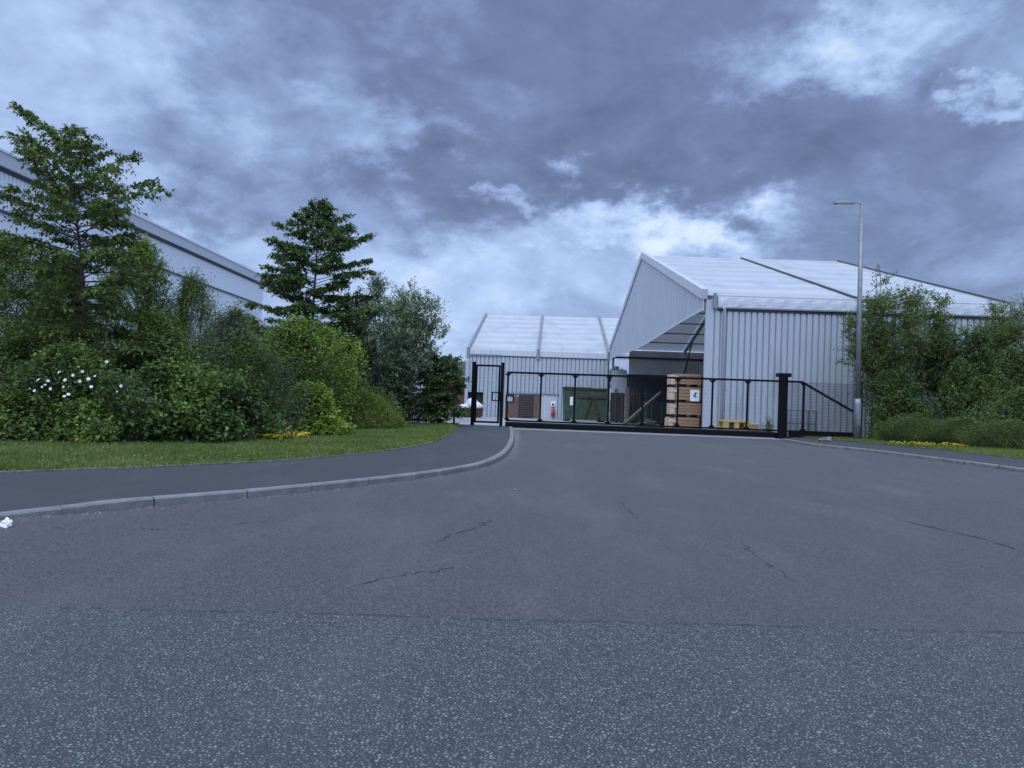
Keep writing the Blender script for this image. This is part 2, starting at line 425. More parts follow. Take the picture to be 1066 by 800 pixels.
L_HORN = leaf_material('hornbeam_leaf', (0.0455, 0.0699, 0.0212), (0.0863, 0.1312, 0.0381), (0.1955, 0.2621, 0.0777), .30)
L_DARK = leaf_material('dark_leaf', (0.0372, 0.0629, 0.0229), (0.0731, 0.117, 0.039), (0.1633, 0.2344, 0.0753), .25)
L_MID = leaf_material('mid_leaf', (0.0576, 0.0971, 0.0243), (0.1173, 0.183, 0.0414), (0.2666, 0.3599, 0.08), .32)
L_YEL = leaf_material('yellow_green_leaf', (0.082, 0.1306, 0.0243), (0.1726, 0.2486, 0.0449), (0.3888, 0.4777, 0.0934), .36)
L_LIME = leaf_material('lime_leaf', (.075,.135,.024), (.15,.23,.036), (.28,.33,.07), .36)
L_SILV = leaf_material('silver_leaf', (0.0792, 0.1155, 0.0594), (0.1595, 0.2157, 0.1163), (0.3864, 0.4709, 0.2777), .22)
L_BLUE = leaf_material('grey_green_leaf', (0.0516, 0.0759, 0.0425), (0.1001, 0.1381, 0.0742), (0.2177, 0.2777, 0.151), .22)
L_OLIVE = leaf_material('olive_leaf', (0.0683, 0.0942, 0.0273), (0.1294, 0.1691, 0.0482), (0.2666, 0.3111, 0.0999), .3)
L_GRASS = leaf_material('grass_blade', (.056,.095,.022), (.112,.165,.038), (.230,.235,.090), .25, scale=.8)
L_PETAL = material('white_petal', (.78, .78, .74), .7)
L_YELLOW = leaf_material('yellow_petal', (.62, .42, .02), (.80, .62, .05), (.85, .80, .25), .2, scale=6)

# ------------------------------------------------------------------ ground, roads, paths
def grid_strip(name, mat, x0, x1, ys, zf, nx=2):
    mb = MB()
    for a, b in zip(ys[:-1], ys[1:]):
        mb.poly([(x0, a, zf(a)), (x1, a, zf(a)), (x1, b, zf(b)), (x0, b, zf(b))])
    return tag(mb.build(name, mat), kind='structure')
grid_strip('ground', TERRAIN, -900, 900, [-400, 29, 66, 1800], lambda y: zg(y) - .03)
grid_strip('access_road', A_FINE, -40, 40, [3.8, 28.2], lambda y: 0.0)
grid_strip('yard', YARD, -24, 60, [28.2, 29, 66, 110], lambda y: zg(y) + .004)

# the coarser main road overlaps the side road along a slightly uneven joint
ja, jb = G(-200, 627), G(1266, 666)
mb = MB(); js = []
for k in range(141):
    t = k / 140
    js.append((ja.x + (jb.x - ja.x) * t, ja.y + (jb.y - ja.y) * t + random.gauss(0, .006) + .01 * math.sin(t * 23)))
js = [(-40, ja.y + .3)] + js + [(40, jb.y - .3)]
for a, b in zip(js[:-1], js[1:]):
    mb.poly([(a[0], -14, .006), (b[0], -14, .006), (b[0], b[1], .006), (a[0], a[1], .006)])
tag(mb.build('main_road', A_COARSE), kind='structure')
mb = MB()
for a, b in zip(js[1:-2], js[2:-1]):                                  # dark sealed joint between the two surfacings
    w0, w1 = .004 + .012 * random.random(), .004 + .012 * random.random()
    if random.random() < .62:
        mb.poly([(a[0], a[1] - .004, .0095), (b[0], b[1] - .004, .0095), (b[0], b[1] + w1, .0095), (a[0], a[1] + w0, .0095)])
tag(mb.build('road_joint', CRACK), kind='structure')

def resample(pts, step):
    pts = [Vector(p) for p in pts]; out = [pts[0]]; carry = 0
    for a, b in zip(pts[:-1], pts[1:]):
        n = max(1, int((b - a).length / step))
        out += [a.lerp(b, (k + 1) / n) for k in range(n)]
    return out
def smooth_line(pts, n=3):
    pts = [Vector(p) for p in pts]
    for _ in range(n):
        q = [pts[0]]
        for a, b in zip(pts[:-1], pts[1:]): q += [a.lerp(b, .25), a.lerp(b, .75)]
        pts = q + [pts[-1]]
    return pts

KH = .082
# left kerb: photo points taken along its top front edge
kl = [Vector((-9.0, 5.6, 0)), G(-120, 551, .02), G(0, 538.5, .02), G(38, 534, .03), G(80, 527, .07), G(135, 520, KH), G(270, 510, KH), G(400, 497, KH),
      G(470, 488.5, KH), G(513, 480, KH), G(531, 468, KH), G(536, 455, KH), Vector((.07, 28.0, 0))]
kl = [Vector((p.x, p.y, 0)) for p in kl]
kls = resample(smooth_line(kl, 2), .15)
def kerb_h(p, lo=-4.62, hi=-3.72):
    t = min(1, max(0, (p.x - lo) / (hi - lo))); return .022 + (KH - .022) * t if p.y < 12 else KH
def offset_line(pts, d):
    out = []
    for i, p in enumerate(pts):
        t = (pts[min(i+1, len(pts)-1)] - pts[max(i-1, 0)]); t.z = 0; t.normalize()
        out.append(p + Vector((-t.y, t.x, 0)) * d)
    return out
def kerb(name, line, side, hf, stone=.915):
    inner = offset_line(line, side * .112); ch = offset_line(line, side * .018)
    mb = MB(); run = 0; 
    for i in range(len(line) - 1):
        a, b = line[i], line[i+1]
        seg = (b - a).length
        joint = int((run + seg) / stone) != int(run / stone)
        run += seg
        h0, h1 = hf(a), hf(b)
        if joint:                                                    # mortar gap between stones
            a2 = a.lerp(b, .04); c2 = ch[i].lerp(ch[i+1], .04); d2 = inner[i].lerp(inner[i+1], .04)
            e0, e1 = -.012, -.012
        else: a2, c2, d2, e0 = a, ch[i], inner[i], 0
        z = lambda p, h: Vector((p.x, p.y, h))
        mb.poly([z(a2, -.05), z(b, -.05), z(b, h1 - .018), z(a2, h0 - .018)])
        mb.poly([z(a2, h0 - .018), z(b, h1 - .018), z(ch[i+1], h1), z(c2, h0)])
        mb.poly([z(c2, h0), z(ch[i+1], h1), z(inner[i+1], h1), z(d2, h0)])
        mb.poly([z(d2, h0), z(inner[i+1], h1), z(inner[i+1], -.05), z(d2, -.05)])
    if side < 0: mb.f = [tuple(reversed(f)) for f in mb.f]
    return tag(mb.build(name, KERB), kind='structure'), inner
_, kin = kerb('kerb', kls, 1, kerb_h)
# path behind it, back edge along the grass
bl = [Vector((-14, 9.4, 0)), G(-120, 498, KH), G(0, 492, KH), G(150, 487, KH), G(300, 480, KH), G(400, 470.5, KH), G(450, 462, KH), G(468, 453, KH), Vector((-1.95, 28.4, 0))]
bl = resample(smooth_line([Vector((p.x, p.y, 0)) for p in bl], 2), .3)
def band(name, mat, l1, l2, h1, h2, n=90):
    """sheet between two lines, both resampled to n steps"""
    def even(l):
        l = [Vector(p) for p in l]; d = [0]
        for a, b in zip(l[:-1], l[1:]): d.append(d[-1] + (b - a).length)
        out = []
        for k in range(n + 1):
            s = d[-1] * k / n; j = max(i for i in range(len(d)) if d[i] <= s + 1e-9); j = min(j, len(l) - 2)
            out.append(l[j].lerp(l[j+1], min(1, (s - d[j]) / max(1e-6, d[j+1] - d[j]))))
        return out
    a, b = even(l1), even(l2); mb = MB()
    za = [h1(p) for p in a]; zb = [h2(p) for p in b]
    for k in range(n):
        mb.poly([(a[k].x, a[k].y, za[k]), (a[k+1].x, a[k+1].y, za[k+1]), (b[k+1].x, b[k+1].y, zb[k+1]), (b[k].x, b[k].y, zb[k])])
    for f in range(len(mb.f)):
        i = mb.f[f]; p, q, r = (Vector(mb.v[i[j]]) for j in range(3))
        if (q - p).cross(r - p).z < 0: mb.f[f] = tuple(reversed(i))
    return tag(mb.build(name, mat), kind='structure')
band('footpath', A_PATH, kin, bl, lambda p: kerb_h(p) - .004, lambda p: KH - .006)
# verge soil: from the path back to far behind the shrubs
vb = [Vector((-40, 9.4, 0)), Vector((-40, 16, 0)), Vector((-40, 22, 0)), Vector((-40, 28.4, 0))]
mb = MB(); poly = [(p.x, p.y, KH + .004) for p in bl] + [(-40, 28.4, KH + .004), (-40, 9.4, KH + .004)]
mb.poly(list(reversed(poly))); 
vo = mb.build('verge', SOIL); tag(vo, kind='structure')
# thin concrete edging between path and grass
mb = MB(); e1 = offset_line(bl, .05)
for i in range(len(bl) - 1):
    mb.hexa([(bl[i].x, bl[i].y, 0), (bl[i+1].x, bl[i+1].y, 0), (e1[i+1].x, e1[i+1].y, 0), (e1[i].x, e1[i].y, 0)],
            [(bl[i].x, bl[i].y, KH + .012), (bl[i+1].x, bl[i+1].y, KH + .012), (e1[i+1].x, e1[i+1].y, KH + .012), (e1[i].x, e1[i].y, KH + .012)])
tag(mb.build('path_edging', KERB), kind='structure')

# gate line
GA, GB = Vector((X(527, 28.0), 28.0, 0)), Vector((X(892, 27.0), 27.0, 0))
GD = (GB - GA).normalized(); GN = Vector((-GD.y, GD.x, 0))
def gp(u, z=0.0, off=0.0):
    """point on the gate plane at photo column u"""
    best = GA
    r = ray(u, 430); # intersect the vertical plane
    d = Vector((r.x, r.y, 0)); k = (GA.x * GN.x + GA.y * GN.y) / (d.x * GN.x + d.y * GN.y)
    q = Vector((d.x * k, d.y * k, z)); return q + GN * off
# right kerb, path and verge
_g = gp(812.5) - GN * .25
kr = [_g, G(818, 459.3, .03), G(850, 462.3, .09), G(900, 467.3, KH), G(1000, 479.5, KH), G(1066, 488, KH), G(1180, 506, KH), Vector((19, 9.0, 0))]
kr = [Vector((p.x, p.y, 0)) for p in kr]
krs = resample(smooth_line(kr, 2), .3)
def kerb_r(p):
    t = min(1, max(0, (p - krs[0]).length / 1.6)); return .03 + (KH - .03) * t
_, krin = kerb('kerb', krs, 1, kerb_r)
br = [Vector((krin[0].x + .2, 27.7, 0)), G(893, 460.5, KH), G(960, 466.5, KH), G(1066, 478, KH), G(1180, 492, KH), Vector((23, 11.5, 0))]
br = resample(smooth_line([Vector((p.x, p.y, 0)) for p in br], 2), .3)
band('footpath', A_PATH, krin, br, lambda p: kerb_r(p) - .004, lambda p: KH - .006)
mb = MB(); mb.poly([(p.x, p.y, KH + .004) for p in br] + [(45, 11.5, KH + .004), (45, 30, KH + .004), (krin[0].x + .2, 30, KH + .004)])
fo = mb.f[0]; p, q, r = (Vector(mb.v[j]) for j in (0, len(br) // 2, len(br)))
tag(mb.build('verge', SOIL), kind='structure')

a, b = gp(520), gp(815)
mb = MB(); mb.hexa([a - GN * .55 + Vector((0, 0, -.05)), b - GN * .55 + Vector((0, 0, -.05)), b + GN * .5 + Vector((0, 0, -.05)), a + GN * .5 + Vector((0, 0, -.05))],
                   [a - GN * .55 + Vector((0, 0, .008)), b - GN * .55 + Vector((0, 0, .008)), b + GN * .5 + Vector((0, 0, .008)), a + GN * .5 + Vector((0, 0, .008))])
tag(mb.build('gate_foundation_strip', CONC), kind='structure')

# cracks in the side road
def crack(pts, w=.012, z=.0035):
    pts = [G(u, v) for u, v in pts]; line = []
    for a, b in zip(pts[:-1], pts[1:]):
        n = max(2, int((b - a).length / .045))
        line += [a.lerp(b, k / n) + Vector((random.gauss(0, .018), random.gauss(0, .03), 0)) for k in range(n)]
    line.append(pts[-1]); mb = MB()
    ws = [w * random.choice((.1, .25, .45, .85)) for _ in line]; ws[0] = ws[-1] = .001
    for i in range(len(line) - 1):
        a, b = line[i], line[i+1]
        t = (b - a); t.z = 0; t.normalize(); n = Vector((-t.y, t.x, 0))
        za = Vector((0, 0, z))
        mb.poly([a - n * ws[i] + za, b - n * ws[i+1] + za, b + n * ws[i+1] + za, a + n * ws[i] + za])
        c = mb.f[-1]; p, q, r = (Vector(mb.v[c[j]]) for j in range(3))
        if (q - p).cross(r - p).z < 0: mb.f[-1] = tuple(reversed(c))
    tag(mb.build('road_crack', CRACK), kind='structure')
crack([(452, 566), (458, 562), (464, 559), (480, 555), (496, 549), (515, 540)], .010)
crack([(370, 614), (385, 607), (402, 602), (430, 597), (474, 591)], .008)
crack([(645, 521), (655, 532), (662, 540)], .008)
crack([(772, 566), (788, 580), (806, 592), (826, 606)], .009)
crack([(930, 540), (985, 553), (1030, 563), (1075, 578)], .016)
crack([(120, 551), (190, 552), (255, 545), (300, 541)], .006)
crack([(50, 550), (72, 551), (88, 549)], .006)

# ------------------------------------------------------------------ plants
def lumps(seed, n=9, lo=1.2, hi=3.6):
    r = np.random.default_rng(seed)
    K = r.normal(size=(n, 3)); K /= np.linalg.norm(K, axis=1, keepdims=True); K *= r.uniform(lo, hi, (n, 1)); ph = r.uniform(0, 6.28, n)
    return lambda D: np.sin(D @ K.T + ph).sum(axis=1) / math.sqrt(n)

def unit(v): return v / (np.linalg.norm(v, axis=1, keepdims=True) + 1e-9)

def leaves(r, p, d, up, L, w, droop=.15):
    """one folded leaf per row: base p, direction d, roughly facing up"""
    n = len(p)
    L = (L * r.uniform(.65, 1.25, n))[:, None]; w = L * w
    s = unit(np.cross(d, up)); nn = unit(np.cross(s, d))
    mid = p + d * L * .45
    V = np.empty((n, 4, 3))
    V[:, 0] = p
    V[:, 1] = mid + s * w * .5 + nn * w * .16
    V[:, 2] = p + d * L - nn * L * droop
    V[:, 3] = mid - s * w * .5 + nn * w * .16
    i = np.arange(n)[:, None] * 4
    T = np.concatenate([i + np.array([[0, 1, 2]]), i + np.array([[0, 2, 3]])], axis=1).reshape(-1, 3)
    return V.reshape(-1, 3), T

def twig_leaves(r, start, dirn, length, per, L, w, face_up=.6, spread=.9, droop=.15, curve=0.0):
    """leaves along straight or curving twigs"""
    n = len(start)
    t = np.tile((np.arange(per) + .5) / per, (n, 1)) + r.normal(0, .03, (n, per))
    sag = np.zeros((n, per, 3)); sag[:, :, 2] = -curve * (t ** 2) * length[:, None]
    p = start[:, None] + dirn[:, None] * (t * length[:, None])[..., None] + sag
    p = p.reshape(-1, 3) + r.normal(0, .012, (n * per, 3))
    d = np.repeat(dirn, per, axis=0)
    rnd = r.normal(size=(n * per, 3)); side = unit(np.cross(d, rnd))
    ld = unit(d * (1 - .55 * spread) + side * spread + np.array([0, 0, -.12]))
    up = unit(r.normal(0, 1 - face_up + .15, (n * per, 3)) + np.array([0, 0, face_up * 1.6]))
    return leaves(r, p, ld, up, L, w, droop)

def twig_wood(start, dirn, length, rad=.004):
    """thin three-sided twigs"""
    n = len(start); end = start + dirn * (length * .92)[:, None]
    a = unit(np.cross(dirn, np.array([.3, .2, .9]))); b = np.cross(dirn, a)
    V = []
    for ang in (0, 2.09, 4.19):
        o = (a * math.cos(ang) + b * math.sin(ang)) * rad
        V += [start + o, end + o * .4]
    V = np.stack(V, axis=1).reshape(-1, 3); i = np.arange(n)[:, None] * 6
    T = []
    for j in range(3):
        k = (j + 1) % 3
        T += [i + np.array([[2*j, 2*k, 2*k+1]]), i + np.array([[2*j, 2*k+1, 2*j+1]])]
    return V, np.concatenate(T, axis=0)

def merge(parts):
    V, T, o = [], [], 0
    for v, t in parts:
        V.append(v); T.append(t + o); o += len(v)
    return np.concatenate(V), np.concatenate(T)

def shrub(name, label, cat, base, rx, ry, h, twigs, per, L, w, mat, group, seed, z0=.0, up=.5, shoot=.32, tlen=(.2, .5), lump=.46, face_up=.5, spread=.9, profile=1.75, bark=None, stems=7, inner=.5, wood=True, lumpf=1.5, mix=None):
    r = np.random.default_rng(seed); f = lumps(seed + 50, lo=1.2 * lumpf, hi=3.6 * lumpf)
    root = empty(name, base, label, cat, group)
    b = np.array(base)
    def surf(n):
        th = r.uniform(0, 2 * np.pi, n); t = r.uniform(0, 1, n) ** .85
        R = np.clip(1 - t ** profile, 0, 1) ** .62 * (.84 + .16 * np.sin(t * 3.1))
        D = np.stack([np.cos(th) * R, np.sin(th) * R, t * 1.3], axis=1)
        k = 1 + lump * f(D * 1.6)
        return th, t, R, D, k
    th, t, R, D, k = surf(twigs)
    depth = 1 - inner * r.uniform(0, 1, twigs) ** 1.6
    p = np.stack([D[:, 0] * rx, D[:, 1] * ry, t * h * (.8 + .2 * k)], axis=1) * np.stack([k * depth, k * depth, np.ones(twigs)], axis=1)
    p[:, 2] = p[:, 2] * (1 - .12 * (1 - depth)) + z0
    out = unit(np.stack([D[:, 0] / rx, D[:, 1] / ry, (t - .25) * 1.1 / h * 1.2], axis=1))
    d = unit(out * .8 + np.array([0, 0, up]) + r.normal(0, .42, (twigs, 3)))
    ln = r.uniform(*tlen, twigs) * (1 + (r.random(twigs) < shoot) * r.uniform(.4, 1.3, twigs))
    p0 = p - d * (ln * .6)[:, None]
    p0[:, 2] = np.maximum(p0[:, 2], .03)
    p0 = p0 + b
    lv = twig_leaves(r, p0, d, ln, per, L, w, face_up, spread)
    fast_mesh('foliage', *lv, mat, root, wood=(twig_wood(p0, d, ln, .0035), bark or BARK), mix=(mix or (L_MID if mat in (L_HORN, L_DARK, L_BLUE, L_YEL) else L_YEL if mat is L_LIME else L_HORN), np.repeat(f(p0 * .9) + r.normal(0, .45, twigs) > .75, per * 2)))
    mb = MB()
    for s in range(stems):
        a = r.uniform(0, 6.28); rr = r.uniform(.3, .75)
        top = Vector(base) + Vector((math.cos(a) * rx * rr, math.sin(a) * ry * rr, h * r.uniform(.55, .85)))
        bs = Vector(base) + Vector((math.cos(a) * rx * .12, math.sin(a) * ry * .12, -.03))
        mid = bs.lerp(top, .5) + Vector((r.normal(0, .08), r.normal(0, .08), .12))
        mb.tube([bs, mid, top], [.03, .02, .007], 5)
    so = mb.build('stem', bark or BARK, root)
    return root

def polyline_pts(a, dirn, length, n, sag, r, wob=.04):
    pts = [np.array(a, float)]; d = np.array(dirn, float)
    for k in range(n):
        d = d + np.array([r.normal(0, wob), r.normal(0, wob), r.normal(0, wob * .6) - sag / n]); d /= np.linalg.norm(d)
        pts.append(pts[-1] + d * length / n)
    return pts

def layered_tree(name, label, base, h, width, nbr, seed, lean, group, mat=None, first=.12, per=9, L=.10, top_gap=.0, bias=None, twn=11):
    """hornbeam habit: straight leader, flat tiers of long arching branches with leaves held flat"""
    r = np.random.default_rng(seed); mat = mat or L_HORN
    root = empty(name, base, label, 'tree', group)
    b = np.array(base, float)
    tr = [b + np.array([lean[0] * (t ** 2.2) + .05 * math.sin(7 * t + seed), lean[1] * t ** 2 + .04 * math.cos(6 * t), h * t]) for t in np.linspace(0, 1, 13)]
    rad = [max(.008, .085 * (h / 7) * (1 - .95 * t)) for t in np.linspace(0, 1, 13)]
    mb = MB(); mb.tube([Vector(p) for p in tr], rad, 8); mb.build('trunk', BARK, root, smooth=True)
    br = MB(); LV = []; TW = []
    az = r.uniform(0, 6.28)
    for i in range(nbr):
        t = first + (1 - first) * ((i + .5) / nbr) ** .92
        az += 2.4 + r.normal(0, .25)
        k = min(11.999, t * 12); j = int(k); p = tr[j] + (tr[j+1] - tr[j]) * (k - j)
        ln = width(t) * r.uniform(.5, 1.22)
        if bias is not None: ln *= bias(az, t)
        if ln < .12: ln = .12
        rise = .12 + .75 * t ** 2.5 + r.normal(0, .07)
        d = np.array([math.cos(az), math.sin(az), rise]); d /= np.linalg.norm(d)
        n = 7
        pts = polyline_pts(p, d, ln, n, .30 - .15 * t, r, .05)
        br.tube([Vector(q) for q in pts], list(np.linspace(.010 + .016 * (1 - t), .003, n + 1)), 5, caps=False)
        # side twigs in a flat fan
        m = max(4, int(twn * ln / 1.4))
        tt = r.uniform(.18, 1.0, m) ** .8; idx = np.minimum((tt * n).astype(int), n - 1); fr = tt * n - idx
        P0 = np.array([pts[a] + (pts[a+1] - pts[a]) * c for a, c in zip(idx, fr)])
        D0 = unit(np.array([pts[a+1] - pts[a] for a in idx]))
        side = unit(np.stack([-D0[:, 1], D0[:, 0], np.zeros(m)], axis=1)) * r.choice([-1, 1], m)[:, None]
        td = unit(D0 * .75 + side * r.uniform(.3, 1.1, m)[:, None] + np.stack([np.zeros(m), np.zeros(m), r.normal(.0, .14, m)], axis=1))
        tl = (.16 + .38 * (1 - tt * .65)) * r.uniform(.6, 1.2, m) * min(1.0, .45 + ln / 1.8)
        # the branch end itself
        P0 = np.vstack([P0, pts[-2]]); td = np.vstack([td, unit((pts[-1] - pts[-2])[None])]); tl = np.append(tl, .28)
        LV.append(twig_leaves(r, P0, td, tl, per, L, .55, face_up=.82, spread=.75, droop=.22, curve=.25))
        TW.append(twig_wood(P0, td, tl, .0035))
    # leader shoot
    P0 = np.array([tr[12], tr[11], tr[11]]); td = unit(np.array([[lean[0] * .6 - .1, .1, .5], [.5, .2, .35], [-.7, -.1, .4]]))
    LV.append(twig_leaves(r, P0, td, np.array([.30, .35, .4]), 9, L, .55, .7, .8, .2))
    br.build('branches', BARK, root)
    fast_mesh('crown', *merge(LV), mat, root, wood=(merge(TW), BARK))
    return root

def open_tree(name, label, base, h, rx, seed, group, mat, stems=7, n2=10, per=10, L=.07, w=.36, up=.55, z_first=.25, crown_lo=.2, bark=None, tl=(.25, .5), dens=1.0, cx=(0, 0), face_up=.35):
    """many rising stems that fork and carry loose leafy shoots; sky shows between them"""
    r = np.random.default_rng(seed)
    root = empty(name, base, label, 'tree', group); b = np.array(base, float)
    br = MB(); LV = []; TW = []
    f = lumps(seed)
    mb = MB(); mb.tube([Vector(b), Vector(b + [0, 0, h * .12])], [.10, .075], 8); mb.build('trunk', bark or BARK, root, smooth=True)
    for s in range(stems):
        a = 2 * math.pi * s / stems + r.normal(0, .25); fl = r.uniform(.15, 1.0) ** .7
        target = b + np.array([math.cos(a) * rx * fl + cx[0], math.sin(a) * rx * fl + cx[1], h * (1 - .28 * fl ** 2) * r.uniform(.86, 1.02)])
        p0 = b + np.array([0, 0, h * .10])
        pts = [p0 + (target - p0) * t + np.array([math.cos(a), math.sin(a), 0]) * .22 * rx * math.sin(t * 3.14) * fl + r.normal(0, .03, 3) * (t > 0) for t in np.linspace(0, 1, 9)]
        br.tube([Vector(q) for q in pts], list(np.linspace(.05, .006, 9)), 6, caps=False)
        for j in range(int(n2 * dens)):
            t = r.uniform(z_first, 1); k = min(7.999, t * 8); i = int(k); q = pts[i] + (pts[i+1] - pts[i]) * (k - i)
            aa = r.uniform(0, 6.28); d = unit(np.array([[math.cos(aa), math.sin(aa), up * r.uniform(.3, 1.3)]]))[0]
            ln = rx * r.uniform(.25, .6) * (1.15 - t * .6)
            bp = polyline_pts(q, d, ln, 5, -.12, r, .08)
            br.tube([Vector(x) for x in bp], list(np.linspace(.013, .003, 6)), 4, caps=False)
            m = 8; tt = r.uniform(.1, 1, m); ii = np.minimum((tt * 5).astype(int), 4)
            P0 = np.array([bp[c] for c in ii]) + r.normal(0, .02, (m, 3))
            D0 = unit(np.array([bp[c+1] - bp[c] for c in ii]) / ln + r.normal(0, .5, (m, 3)) + np.array([0, 0, up * .5]))
            tl_ = r.uniform(*tl, m)
            LV.append(twig_leaves(r, P0, D0, tl_, per, L, w, face_up, .8, .15)); TW.append(twig_wood(P0, D0, tl_, .003))
    br.build('branches', bark or BARK, root)
    fast_mesh('crown', *merge(LV), mat, root, wood=(merge(TW), bark or BARK))
    return root

LG, RG = 'shrubs in the bed along the left verge', 'trees and shrubs behind the right verge'
def at(u, Y, z=KH): 
    return (X(u, Y), Y, z)

# tall hornbeam at the left
def w1(t): return 1.34 * min(1, (1.12 - t) * 3.4)
def b1(az, t): return (1 + .12 * math.cos(az)) if t < .92 else (1 - .45 * math.cos(az))
layered_tree('hornbeam_tree', 'tallest tree at far left, flat tiers of branches, tip leaning left', at(86, 15.6), Z(50, 114, 15.6) - KH - .60, w1, 135, 11, (-.60, .1), 'layered young trees', first=.10, L=.092, twn=20, per=11, bias=b1)
def w2(t): return 1.55 * min(1, (1.05 - t) * 3.1)
def b2(az, t): return 1 + .25 * abs(math.cos(az))
layered_tree('hornbeam_tree', 'dark conical tree with tiered branches between warehouse end and grey-leaved tree', at(318, 25), Z(336, 212, 25) - KH - .15, w2, 135, 23, (.3, .0), 'layered young trees', mat=L_DARK, L=.115, twn=26, per=12, bias=b2)
# silver tree next to it
open_tree('willow_tree', 'loose silvery green multi-stemmed tree right of the dark conical tree', at(401, 26.5), Z(405, 288, 26.5) - KH, 2.05, 5, 'trees by the gate', L_SILV, stems=25, n2=19, per=11, L=.105, w=.42, up=.75, face_up=.6, bark=BARKS, z_first=.05)
layered_tree('sapling_tree', 'small bushy tree with spreading tiers just left of pedestrian gate', at(456, 26.9), 2.25, lambda t: .80 * min(1, (1.15 - t) * 2.8), 90, 31, (.05, 0), 'trees by the gate', mat=L_DARK, first=.10, L=.11, twn=24, per=11)
shrub('bush', 'dark low bush under the silvery tree near the railing', 'bush', at(400, 27.2), 1.3, .7, 1.6, 1500, 8, .09, .5, L_DARK, LG, 121)

# bed at the left: back row, then front row
shrub('bush', 'large mid green bush at the far left edge beneath the tallest tree', 'bush', at(-8, 17.4), 1.9, 1.3, 4.3, 3000, 8, .075, .5, L_MID, LG, 101, lump=.3, up=.8)
shrub('bush', 'tall dark bush standing behind the rose at far left', 'bush', at(62, 18.6), 1.9, 1.3, 4.0, 2600, 8, .08, .5, L_HORN, LG, 102)
shrub('bush', 'tall bright yellow-green bush right of the tallest tree', 'bush', at(140, 18.6), 1.6, 1.2, 4.35, 3300, 9, .07, .45, L_YEL, LG, 103, up=1.0, shoot=.3)
shrub('bush', 'olive bush with thin upright shoots rising in front of warehouse wall', 'bush', at(192, 19.0), 1.25, 1.0, 3.7, 1900, 9, .07, .4, L_MID, LG, 104, up=1.5, shoot=.4, tlen=(.3, .6), lump=.4)
shrub('bush', 'grey-green willowy bush with narrow leaves in middle of left bed', 'bush', at(243, 17.2), 1.25, .95, 2.75, 3000, 11, .085, .20, L_BLUE, LG, 105, up=1.3, shoot=.35, tlen=(.3, .65), face_up=.2)
shrub('bush', 'yellow-green mounded bush below the dark conical tree', 'bush', at(306, 21.2), 1.75, 1.3, 2.75, 2600, 8, .09, .5, L_YEL, LG, 106, lump=.5, shoot=.35, lumpf=1.6)
shrub('bush', 'mid green spreading bush left of the feathery hedge', 'bush', at(352, 23.6), 1.5, 1.0, 2.15, 1900, 8, .085, .5, L_MID, LG, 107, lump=.45, shoot=.3, lumpf=1.5)
shrub('bush', 'brownish olive bush between tallest tree and white rose', 'bush', at(70, 15.3), 1.1, .8, 2.15, 1500, 9, .065, .38, L_OLIVE, LG, 108, up=1.0)
shrub('bush', 'deep green bush filling the bed below the yellow-green bush', 'bush', at(160, 16.2), 1.5, .95, 2.5, 2700, 8, .08, .52, L_MID, LG, 109)
shrub('bush', 'dark bush in the back of the bed below warehouse roofline', 'bush', at(262, 21.5), 1.7, 1.2, 3.2, 2300, 8, .085, .5, L_HORN, LG, 110)
shrub('bush', 'dark leafy bush at the left edge of picture above the low bramble', 'bush', at(8, 15.0), 1.1, .8, 2.0, 1800, 8, .08, .52, L_HORN, LG, 122)
rose = shrub('rose_bush', 'dark rambling rose bush dotted with white flowers', 'bush', at(76, 14.35), 1.45, .75, 1.6, 2400, 8, .075, .55, L_DARK, LG, 111, shoot=.2)
shrub('bush', 'leafy dark bramble at front of bed right of white rose', 'bush', at(172, 15.0), 1.35, .8, 1.45, 2300, 7, .095, .65, L_DARK, LG, 112, face_up=.65)
shrub('bush', 'low dark bramble beside the lime-leaved laurel', 'bush', at(240, 16.3), 1.2, .75, 1.3, 1900, 7, .095, .65, L_DARK, LG, 113, face_up=.65)
shrub('laurel_bush', 'glossy lime green laurel at front of bed behind yellow flowers', 'bush', at(318, 18.8), 1.0, .7, 1.05, 1300, 7, .105, .5, L_LIME, LG, 114, face_up=.55, up=.8, tlen=(.18, .32))
shrub('hedge_bush', 'feathery light green hedge bush at right end of left bed', 'hedge', at(378, 22.0), 1.3, .7, 1.0, 2600, 12, .06, .16, L_YEL, LG, 115, up=.9, tlen=(.25, .4), face_up=.2, shoot=.05, lump=.14)
shrub('low_plant', 'sprawling low bramble at left edge of the grass', 'plant', at(18, 13.75), 1.1, .5, .75, 1100, 7, .09, .6, L_HORN, LG, 116, face_up=.7)
shrub('low_plant', 'leafy low plant below the white rose flowers', 'plant', at(84, 13.75), .75, .45, .62, 800, 7, .10, .5, L_MID, LG, 117, face_up=.6)
shrub('low_plant', 'tuft of tall grassy growth at front of bramble', 'plant', at(124, 14.1), .5, .35, .8, 260, 9, .13, .10, L_MID, LG, 118, up=2.2, tlen=(.35, .6), face_up=.1, spread=.3)
shrub('low_plant', 'rounded low bush at the grass edge beneath the grey-green bush', 'plant', at(215, 15.3), .9, .5, .8, 1200, 7, .08, .6, L_HORN, LG, 119, face_up=.6)
shrub('low_plant', 'small dark low bush near the yellow flower patch', 'plant', at(262, 17.2), .7, .45, .75, 900, 7, .08, .6, L_DARK, LG, 120, face_up=.6)

